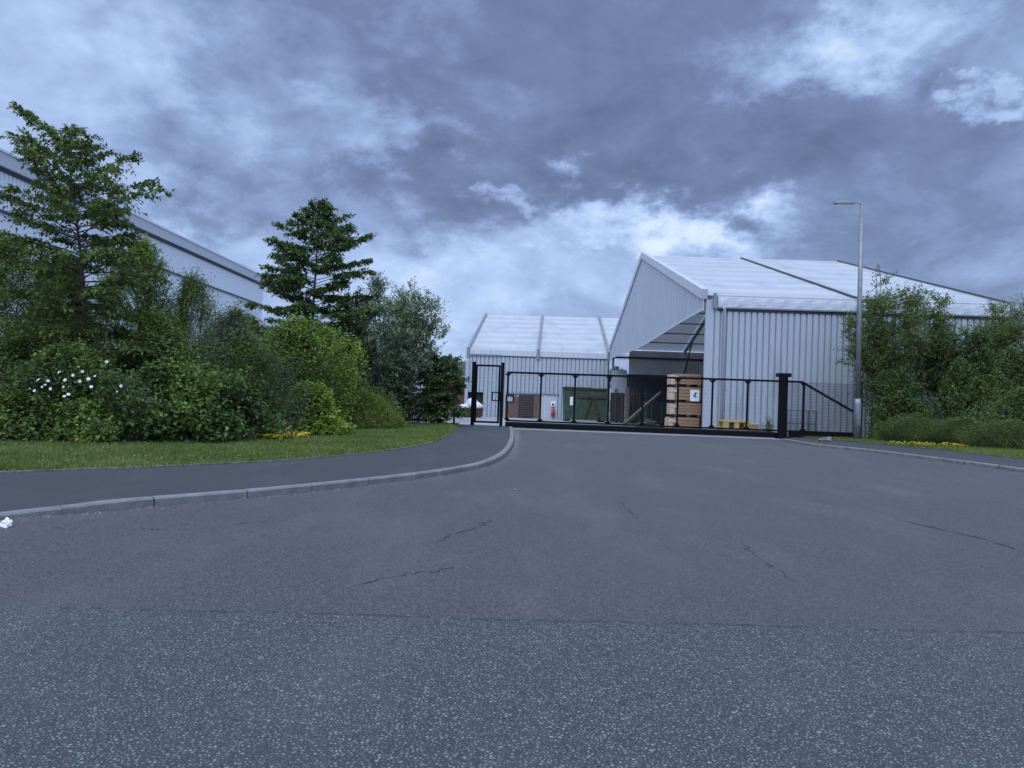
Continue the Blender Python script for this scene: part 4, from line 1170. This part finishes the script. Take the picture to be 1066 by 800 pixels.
# guide portal at the right of the road
p = gp(814.5); root = empty('gate_post', (p.x, p.y, 0), 'wide black guide post that the sliding gate runs through', 'gate post')
for off in (-.17, .17):
    q = p + GN * off + GD * (-.07 if off < 0 else .075)
    MB().beam(q + Vector((0, 0, 0)), q + Vector((0, 0, 2.20)), .25, .12, up=GN).build('post', BLACK, root, bevel=.01)
MB().beam(p - GD * .215 + Vector((0, 0, 2.26)), p + GD * .225 + Vector((0, 0, 2.26)), .46, .13).build('cap', BLACK, root, bevel=.02)
MB().beam(p - GD * .2 + Vector((0, 0, .05)), p + GD * .24 + Vector((0, 0, .05)), .52, .10).build('base_plate', BLACK, root)

# ------------------------------------------------------------------ pedestrian gate
def ped_gate():
    c = gp(506); root = empty('pedestrian_gate', (c.x, c.y, KH), 'tall narrow black mesh gate beside the sliding gate', 'gate')
    z0, z1 = 0, Z(492, 376.5, 28)
    for u, w in ((491.8, .125), (521.6, .11)):
        q = gp(u, off=.05); MB().beam(q, q + Vector((0, 0, z1)), w, .12, up=GN).build('post', BLACK, root)
    q = gp(518.8, off=.03)
    a, b = gp(494.6, off=.03), gp(518.6, off=.03)
    zt, zb = z1 - .10, .17
    lf = MB()
    for x in (a, b): lf.beam(x + Vector((0, 0, zb)), x + Vector((0, 0, zt)), .07, .05, up=GN)
    for z in (zt - .03, zb + .03): lf.beam(a + Vector((0, 0, z)), b + Vector((0, 0, z)), .05, .07)
    leaf = lf.build('gate_leaf', BLACK, root)
    wire_mesh(a, b, lambda s: zt, .028, .15, .0010, zb).build('mesh_infill', BLACK, leaf)
    bx = gp(516.3, off=-.06); zc = Z(516, 413, 28)
    fr = MB(); w, h, t = .17, .17, .04
    for sg in (-1, 1):
        fr.beam(bx + GD * sg * (w - t/2) + Vector((0, 0, zc - h)), bx + GD * sg * (w - t/2) + Vector((0, 0, zc + h)), t, .12, up=GN)
        fr.beam(bx - GD * (w - t) + Vector((0, 0, zc + sg * (h - t/2))), bx + GD * (w - t) + Vector((0, 0, zc + sg * (h - t/2))), .12, t)
    lk = fr.build('lock_box', BLACK, leaf)
    return root
ped_gate()
# keypad boxes
def lock_box(u, v, off, label, nm):
    c = gp(u, Z(u, v, 28), off); root = empty(nm, c, label, 'lock')
    w, h, t = .15, .15, .045; fr = MB()
    for sg in (-1, 1):
        fr.beam(c + GD * sg * (w - t/2) - Vector((0, 0, h)), c + GD * sg * (w - t/2) + Vector((0, 0, h)), t, .10, up=GN)
        fr.beam(c - GD * (w - t) + Vector((0, 0, sg * (h - t/2))), c + GD * (w - t) + Vector((0, 0, sg * (h - t/2))), .10, t)
    fr.build('frame', BLACK, root)
    MB().beam(c - GD * (w - t) + GN * .02, c + GD * (w - t) + GN * .02, .02, 2 * (h - t)).build('plate', TRIM, root)
lock_box(530.5, 415, -.06, 'square framed lock plate on left end of sliding gate', 'lock_plate')

# ------------------------------------------------------------------ fences
def fence(u0, u1, Y0, Y1, h, label, posts, z0=KH):
    a, b = Vector((X(u0, Y0), Y0, 0)), Vector((X(u1, Y1), Y1, 0)); m_ = a.lerp(b, .5)
    root = empty('mesh_fence', (m_.x, m_.y, z0), label, 'fence', 'black mesh fences beside the gates')
    for u in posts:
        q = a.lerp(b, (u - u0) / (u1 - u0)); MB().beam((q.x, q.y, 0), (q.x, q.y, z0 + h + .12), .07, .07).build('post', BLACK, root)
    wire_mesh(a, b, lambda s: z0 + h, .027, .10, .0024, z0 + .05).build('mesh_panel', BLACK, root)
    return root
fence(818, 985, 28.1, 28.3, 1.98, 'black mesh fence behind gate tail running into the right trees', (896, 984))
fence(330, 489, 28.6, 28.3, 2.35, 'black mesh fence left of the pedestrian gate behind small tree', (332, 402, 473))
a, b = Vector((X(400, 28.9), 28.9, 0)), Vector((X(455, 28.9), 28.9, 0))
root = empty('railing', ((a.x + b.x) / 2, 28.9, KH), 'low black vertical bar railing under the silvery tree', 'railing')
mb = MB(); s = 0
while s < (b.x - a.x): mb.beam((a.x + s, 28.9, 0), (a.x + s, 28.9, .74), .035, .035); s += .06
mb.build('bars', BLACK, root)
for z, nm in ((.70, 'top_rail'), (.16, 'bottom_rail')): MB().beam((a.x, 28.9, z), (b.x, 28.9, z), .05, .05).build(nm, BLACK, root)

# ------------------------------------------------------------------ lamp post
def lamp():
    Y = 26.0; b = P(892, 458, Y); x = b.x; z0 = KH; top = Z(897, 213, Y)
    dx = X(897, Y, 213) - x; 
    root = empty('street_lamp', (x, Y, z0), 'tall grey street lamp with flat lantern beside right hedge', 'street lamp')
    T = lambda z: Vector((x + dx * (z - z0) / (top - z0), Y, z))
    MB().tube([T(z0), T(z0 + 1.25), T(z0 + 1.42)], [.125, .122, .095], 16).build('base', GALV, root, smooth=True)
    MB().tube([T(z0 - .01), T(z0 + .16)], [.128, .122], 16).build('collar', WARED, root, smooth=True)
    MB().tube([T(z0 + 1.40), T(4.5), T(top)], [.088, .078, .064], 14).build('column', GALV, root, smooth=True)
    mb = MB(); c = T(z0 + .75)
    mb.hexa([c + Vector((-.05, -.119, -.22)), c + Vector((.05, -.119, -.22)), c + Vector((.05, -.10, -.22)), c + Vector((-.05, -.10, -.22))],
            [c + Vector((-.05, -.119, .22)), c + Vector((.05, -.119, .22)), c + Vector((.05, -.10, .22)), c + Vector((-.05, -.10, .22))]); mb.build('door', GALV, root)
    t = T(top)
    MB().tube([t + Vector((0, 0, -.12)), t + Vector((-.03, 0, .03)), t + Vector((-.12, 0, .055)), t + Vector((-.28, 0, .05))], .032, 10).build('bracket', GALV, root, smooth=True)
    # flat tapering lantern
    h0 = t + Vector((-.24, 0, .04)); prof = [(0, .05, .035), (.10, .10, .05), (.35, .15, .055), (.60, .14, .045), (.70, .09, .025)]
    mb = MB()
    for (d, w, hh) in prof:
        c = h0 + Vector((-d, 0, -.01 - d * .02))
        mb.v += [tuple(c + Vector((0, -w, -.02))), tuple(c + Vector((0, w, -.02))), tuple(c + Vector((0, w * .7, hh))), tuple(c + Vector((0, -w * .7, hh)))]
    for k in range(4):
        for j in range(4): mb.f.append((4*k + j, 4*k + (j+1) % 4, 4*k + 4 + (j+1) % 4, 4*k + 4 + j))
    mb.f += [(3, 2, 1, 0), (16, 17, 18, 19)]
    hd = mb.build('lantern', LAMPM, root)
    MB().box(tuple(h0 + Vector((-.58, -.10, -.062))), tuple(h0 + Vector((-.22, .10, -.034)))).build('lamp_cover', COVER, hd)
lamp()

# ------------------------------------------------------------------ things in the yard
def skip():
    Y = 58.0; b = zg(Y) + .01
    x0, x1 = X(587, Y), X(631.5, Y); zt = Z(600, 404.5, Y); d = 2.4
    root = empty('waste_skip', ((x0 + x1) / 2, Y, b), 'large rust-streaked green skip against the smaller tent', 'skip')
    MB().hexa([(x0 + .12, Y, b + .12), (x1 - .05, Y, b + .12), (x1 - .05, Y + d, b + .12), (x0 + .12, Y + d, b + .12)], [(x0, Y - .05, zt), (x1, Y - .05, zt), (x1, Y + d, zt), (x0, Y + d, zt)]).build('body', GREENM, root)
    rim = MB(); rim.box((x0 - .06, Y - .13, zt - .08), (x1 + .06, Y - .052, zt + .06)); rim.box((x0 - .06, Y - .052, zt + .002), (x0 + 2.0, Y + d + .05, zt + .10)); rim.build('rim', RUST, root)
    MB().box((x0 + .9, Y - .12, zt - .72), (x1, Y - .053, zt - .58)).build('mid_rail', RUST, root)
    r = MB(); c = x0 + (x1 - x0) * .66
    for sg in (-1, 1):
        r.beam((c + sg * .12, Y - .10, zt - .75), (c + sg * .55, Y - .06, b + .15), .14, .12, up=(0, 1, 0))
    r.build('brace', RUST, root)
    v = MB()
    for f in (.22, .98):
        v.box((x0 + (x1 - x0) * f - .06, Y - .09, b + .13), (x0 + (x1 - x0) * f + .06, Y - .04, zt - .1))
    v.build('ribs', GREENM, root)
    MB().box((x0 + .42, Y - .085, b + 1.2), (x0 + .66, Y - .055, b + 1.85)).build('notice', PAPER, root)
    fr = MB(); fr.box((x0 + .1, Y + .1, b), (x0 + .5, Y + d - .1, b + .12)); fr.box((x1 - .5, Y + .1, b), (x1 - .1, Y + d - .1, b + .12)); fr.build('skids', RUST, root)
skip()

# extinguisher point on the tent wall
c = mpt(MU(575.5), -.26, Z(575, 425, 67.8)); root = empty('extinguisher_point', c, 'red extinguisher below a white sign on the smaller tent wall', 'fire extinguisher')
r_ = MB().tube([c + Vector((0, -.08, -.75)), c + Vector((0, -.08, -.1)), c + Vector((0, -.08, .0))], [.16, .16, .05], 10).build('bottle', RED, root, smooth=True)
MB().tube([c + Vector((0, -.08, .0)), c + Vector((0, -.08, .08)), c + Vector((.1, -.1, .06))], .03, 6).build('valve', BLACK, root)
MB().box((c.x - .22, c.y - .02, c.z + .16), (c.x + .20, c.y + .01, c.z + .62)).build('sign', PAPER, root)
MB().box((c.x - .10, c.y - .026, c.z + .22), (c.x + .08, c.y - .0205, c.z + .40)).build('sign_emblem', BLACK, root)

# brown skip heaped with white sacks
def small_skip():
    Y = 60; b = zg(Y) + .006; x0, x1 = X(478.5, Y), X(502, Y); zt = Z(490, 425.5, Y)
    root = empty('open_skip', ((x0 + x1) / 2, Y, b), 'brown open skip heaped with white sacks behind pedestrian gate', 'skip')
    MB().hexa([(x0 + .15, Y, b), (x1 - .12, Y, b), (x1 - .12, Y + 1.4, b), (x0 + .15, Y + 1.4, b)], [(x0, Y - .1, zt), (x1, Y - .1, zt), (x1, Y + 1.5, zt), (x0, Y + 1.5, zt)]).build('body', RUST, root)
    MB().box((x0 - .05, Y - .16, zt - .02), (x1 + .05, Y + 1.55, zt + .05)).build('rim', RUST, root)
    r = np.random.default_rng(3)
    for i, (u, v, s) in enumerate(((484, 424, .42), (491, 420.5, .58), (497, 423.5, .45), (488, 424, .40))):
        c = P(u, v, Y + .5 + .2 * (i % 2))
        bm = MB(); n, m_ = 12, 8; f = lumps(600 + i, lo=1.5, hi=4)
        for a in range(m_ + 1):
            ph = math.pi * a / m_
            for q in range(n):
                th = 2 * math.pi * q / n; D = np.array([[math.sin(ph) * math.cos(th), math.sin(ph) * math.sin(th), math.cos(ph)]])
                k = s * (1 + .16 * f(D * 1.5)[0]); bm.v.append((c.x + D[0, 0] * k, c.y + D[0, 1] * k * .9, c.z + D[0, 2] * k * .8))
        for a in range(m_):
            for q in range(n): bm.f.append((a*n + q, (a+1)*n + q, (a+1)*n + (q+1) % n, a*n + (q+1) % n))
        o = bm.build('sack', SACK, None, smooth=True)
        lab = ('leftmost white sack heaped in the brown skip', 'biggest white sack on top of the heap in brown skip', 'rightmost white sack in the brown skip', 'white sack in front of biggest sack in brown skip')[i]
        tag(o, lab, 'sack', 'white sacks in the brown skip')
small_skip()

# timber crates stacked in the tent mouth
def crates():
    Y = 31.7; x0, x1 = X(701.5, Y), X(729, Y); b = zg(Y) + .03; zt = Z(712, 389, Y)
    hs = [.62, .58, .62, .52]; tot = sum(hs) + .06 * 3; sc = (zt - b) / tot; z = b
    labs = ['bottom brown timber crate of the stack in the tent mouth', 'second brown timber crate up in the tent mouth stack', 'brown timber crate with white notice in the tent mouth stack', 'top brown timber crate of the tent mouth stack']
    r = random.Random(4)
    for i, h in enumerate(hs):
        h *= sc; dx = r.uniform(-.05, .05)
        a, c = x0 + dx, x1 + dx
        root = empty('timber_crate', ((a + c) / 2, Y + .6, z), labs[i], 'crate', 'timber crates stacked in the tent mouth')
        n = 4; fb = MB()
        for k in range(n):
            fb.box((a, Y + r.uniform(-.006, .006), z + .05 + (h - .05) * k / n), (c, Y + .03, z + .05 + (h - .05) * (k + 1) / n - .022))
        fb.build('front_boards', WOOD, root)
        MB().box((a + .02, Y + .031, z + .05), (c - .02, Y + 1.15, z + h - .01)).build('box_body', WOODG, root)
        sk = MB()
        for xx in (a + .02, (a + c) / 2 - .05, c - .14): sk.box((xx, Y + .01, z - .03 * sc), (xx + .12, Y + 1.1, z + .048))
        sk.build('runners', WOODG, root)
        eb = MB()
        for k in range(4):
            ex = r.uniform(.10, .26)
            eb.box((a - ex, Y - .02 + .28 * k, z + .02 + r.uniform(0, .04)), (a - .002, Y + .20 + .28 * k, z + h - r.uniform(.02, .08)))
        eb.build('end_boards', WOODP, root)
        bt = MB(); bt.box((a - .22, Y - .045, z + h * .60), (a + .14, Y - .010, z + h * .78)); bt.build('batten', WOODP, root)
        if i == 2:
            nx0, nx1 = X(718, Y - .05), X(727.5, Y - .05); nz0, nz1 = Z(722, 418, Y - .05), Z(722, 406, Y - .05)
            nt_ = MB().box((nx0, Y - .05, nz0), (nx1, Y - .035, nz1)).build('notice', PAPER, root)
            cx_, cz = (nx0 + nx1) / 2, (nz0 + nz1) / 2; em = MB(); y = Y - .056
            em.tube([(cx_ + .03, y, cz + .09), (cx_ + .03, y + .005, cz + .09)], .045, 12)
            em.beam((cx_ + .02, y, cz + .06), (cx_ - .03, y, cz - .03), .006, .06, up=(1, 0, 0)); em.beam((cx_ - .03, y, cz - .03), (cx_ + .07, y, cz - .07), .006, .045, up=(0, 0, 1)); em.beam((cx_ - .08, y, cz + .0), (cx_ - .02, y, cz + .02), .006, .03)
            em.build('emblem', BLUE, nt_)
        z += h + .06 * sc
crates()

# interior: racks, machinery, leaning timber
def rack(u0, u1, Y, v_top, label, shelves=3):
    b = zg(Y) + .02; x0, x1 = X(u0, Y), X(u1, Y); zt = Z((u0 + u1) / 2, v_top, Y); d = 1.0
    root = empty('storage_rack', ((x0 + x1) / 2, Y, b), label, 'rack', 'racks inside the tent')
    for x in (x0, x1):
        for y in (Y, Y + d): MB().box((x - .05, y - .05, b), (x + .05, y + .05, zt)).build('upright', WARED, root)
    for k in range(shelves):
        z = b + (zt - b) * (k + .35) / shelves; MB().box((x0 - .04, Y - .04, z), (x1 + .04, Y + d + .04, z + .08)).build('shelf', WOODG, root)
    return root
rack(642, 658, 60, 405, 'dark rack at left inside the open tent')
rack(672, 690, 61, 402, 'dark rack behind the leaning timber in the tent')
def bale(u0, u1, v0, Y, name, mat, label, cat, d=1.2, base=None):
    b = zg(Y) + .02 if base is None else base
    x0, x1 = X(u0, Y), X(u1, Y); zt = Z((u0 + u1) / 2, v0, Y); root = empty(name, ((x0 + x1) / 2, Y + d / 2, b), label, cat)
    MB().box((x0, Y, b + .1), (x1, Y + d, zt)).build('body', mat, root, bevel=.05)
    mb = MB()
    for x in (x0 + .05, (x0 + x1) / 2 - .05, x1 - .15): mb.box((x, Y + .02, b), (x + .1, Y + d - .02, b + .098))
    mb.build('skids', WOODG, root)
    mb = MB()
    for f in (.25, .75): mb.box((x0 + (x1 - x0) * f - .03, Y - .012, b + .1), (x0 + (x1 - x0) * f + .03, Y - .002, zt))
    mb.build('straps', WARED, root)
    return root
bale(637, 650, 409, 56, 'machine_cabinet', DOORD, 'dark cabinet beside the green skip inside tent', 'cabinet')
bale(656, 668, 410, 57, 'covered_pallet', DOORD, 'dark wrapped pallet behind upright timber', 'pallet')
bale(673, 694, 419, 50, 'metal_bin', material('blue_black_paint', (.012, .020, .024), .5), 'blue-black metal bin behind the leaning timber', 'bin', 1.6)
a, b = P(650, 438, 44), P(688, 409, 46.5); a.z = zg(44) + .08
r_ = MB().beam(a, b, .16, .16).build('timber_beam', WOODG, None); tag(r_, 'weathered timber leaning diagonally inside the tent', 'timber')
a = P(652.5, 436, 47); a.z = zg(47) + .02; b = P(653, 404, 47)
r_ = MB().beam(a, b, .20, .18, up=(0, 1, 0)).build('timber_post', WOODG, None); tag(r_, 'upright weathered timber left of the leaning one', 'timber')
Y = 40; b = zg(Y) + .02; x0, x1 = X(664, Y), X(692, Y)
root = empty('plank_stack', ((x0 + x1) / 2, Y, b), 'low stack of planks on floor left of the crates', 'planks')
r = random.Random(9)
for k in range(5):
    dx = r.uniform(-.1, .15); MB().box((x0 + .12 * k + dx, Y + r.uniform(0, .1), b + .085 * k), (x1 - .18 * k + dx, Y + .7, b + .085 * k + .07)).build('plank', WOODG, root)

# yellow pallet and box
def pallet():
    Y = 29.3; b = zg(Y) + .006; x0, x1 = X(753, Y), X(782, Y); zt = Z(767, 438, Y)
    root = empty('yellow_pallet', ((x0 + x1) / 2, Y + .4, b), 'yellow topped wooden pallet box below the tent wall', 'pallet')
    tb = MB()
    for k in range(5): tb.box((x0, Y + .17 * k, zt - .07), (x1, Y + .17 * k + .15, zt)); 
    tb.build('top_boards', WOODY, root)
    w = x1 - x0
    for f in (.02, .42, .80):
        for y in (Y + .02, Y + .66): MB().box((x0 + w * f, y, b), (x0 + w * f + .17, y + .13, zt - .072)).build('block', WOODY, root)
    MB().box((x0, Y + .03, b + .10), (x1, Y + .06, b + .20)).build('side_rail', WOODP, root)
    root = empty('brown_box', (X(786, Y), Y, b), 'small brown wooden box right of the yellow pallet', 'box')
    xa, xb = X(781.5, Y - .1), X(790.5, Y - .1); zt2 = Z(786, 441.5, Y)
    MB().box((xa, Y - .1, b), (xb, Y + .35, zt2 - .03)).build('box_body', WOOD, root, bevel=.01)
    MB().box((xa - .015, Y - .115, zt2 - .028), (xb + .015, Y + .365, zt2)).build('lid', WOODP, root)
pallet()
shrub('weed', 'thin weed growing between pallet and gate post', 'plant', (X(800, 29.0), 29.0, .01), .22, .15, .62, 60, 7, .07, .4, L_MID, None, 230, up=1.4, stems=4)

# wire stillage behind the mesh fence
Y = 29.6; b = zg(Y); x0, x1 = X(819, Y), X(850, Y); zt = Z(835, 428, Y)
root = empty('wire_stillage', ((x0 + x1) / 2, Y, b), 'grey wire stillage behind the gate tail', 'stillage')
fr = MB()
for x in (x0, x1):
    for y in (Y, Y + .8): fr.beam((x, y, b), (x, y, zt), .05, .05)
for z in (b + .12, zt - .5, zt):
    for y in (Y, Y + .8): fr.beam((x0, y, z), (x1, y, z), .045, .045)
    for x in (x0, x1): fr.beam((x, Y, z), (x, Y + .8, z), .045, .045)
fr.build('frame', ALU, root)
wire_mesh((x0, Y - .01, 0), (x1, Y - .01, 0), lambda s: zt, .08, .08, .003, b + .12).build('mesh_side', ALU, root)

# grit gathered in the gutter, thickest where the kerb turns
r_ = np.random.default_rng(88); n_ = 2600
q_ = r_.uniform(0, 1, n_) ** .6 * (len(kls) - 2); i_ = q_.astype(int)
B_ = np.array([[p.x, p.y] for p in kls]); c_ = B_[i_] + (B_[i_ + 1] - B_[i_]) * (q_ - i_)[:, None]
t_ = B_[i_ + 1] - B_[i_]; t_ /= np.linalg.norm(t_, axis=1, keepdims=True)
c_ = c_ - np.stack([-t_[:, 1], t_[:, 0]], axis=1) * (np.abs(r_.normal(0, .10, n_)) + .012)[:, None]
sz = r_.uniform(.003, .011, n_); h_ = sz * r_.uniform(.4, .9, n_); a_ = r_.uniform(0, 6.28, n_); V = np.empty((n_, 4, 3))
for j in range(3):
    V[:, j, 0] = c_[:, 0] + np.cos(a_ + j * 2.1) * sz; V[:, j, 1] = c_[:, 1] + np.sin(a_ + j * 2.1) * sz; V[:, j, 2] = .001
V[:, 3, :2] = c_; V[:, 3, 2] = h_ + .001
I_ = np.arange(n_)[:, None] * 4
T = np.concatenate([I_ + np.array([[0, 1, 3]]), I_ + np.array([[1, 2, 3]]), I_ + np.array([[2, 0, 3]])], axis=0)
tag(fast_mesh('grit', V.reshape(-1, 3), T, material('gutter_grit', (.20, .185, .16), .95, .4, 30)), 'loose grit in the gutter along the left kerb', 'grit', kind='stuff')

# ------------------------------------------------------------------ small things on the ground
def lump(name, c, s, mat, seed, label, cat, group=None, rough=.25, n=12, flat=.6, lo=1.5, hi=5):
    f = lumps(seed, 10, lo, hi); mb = MB(); m_ = 8
    for a in range(m_ + 1):
        ph = math.pi * a / m_
        for q in range(n):
            th = 2 * math.pi * q / n; D = np.array([[math.sin(ph) * math.cos(th), math.sin(ph) * math.sin(th), math.cos(ph)]])
            k = s * (1 + rough * f(D * 1.4)[0]); mb.v.append((c[0] + D[0, 0] * k, c[1] + D[0, 1] * k, c[2] + s * flat * .8 + D[0, 2] * k * flat))
    for a in range(m_):
        for q in range(n): mb.f.append((a*n + q, (a+1)*n + q, (a+1)*n + (q+1) % n, a*n + (q+1) % n))
    return tag(mb.build(name, mat), label, cat, group)
c = G(861, 459.5, KH)
lump('rock', (c.x, c.y, KH), .13, STONE, 3, 'larger pale rock lying at foot of gate tail', 'rock', 'rocks by the right kerb')
lump('rock', (c.x - .20, c.y + .02, KH), .07, STONE, 4, 'smaller pale rock left of the larger one by gate tail', 'rock', 'rocks by the right kerb')
c = G(6, 549, 0)
lump('crumpled_paper', (c.x, c.y, 0), .045, PAPER, 8, 'crumpled white paper in the road by the left kerb', 'litter', None, .35, 14, .75, 3, 8)
c = G(88, 459.5, KH)
lump('crumpled_paper', (c.x, c.y, KH + .02), .06, SACK, 9, 'scrap of pale litter in grass below the white rose', 'litter', None, .35, 14, .4, 3, 8)
for (u, v, s, lab) in ((412, 699, .012, 'white pebble on the coarse road left of centre'), (536, 511, .03, 'pale stone chip on the side road near left kerb'), (815, 672, .009, 'tiny white pebble on coarse road at right'), (752, 655, .008, 'tiny white pebble near the joint of two road surfaces')):
    c = G(u, v); lump('pebble', (c.x, c.y, .004), s * .62, STONE, int(u), lab, 'pebble', 'pale pebbles on the road', .15, 8)
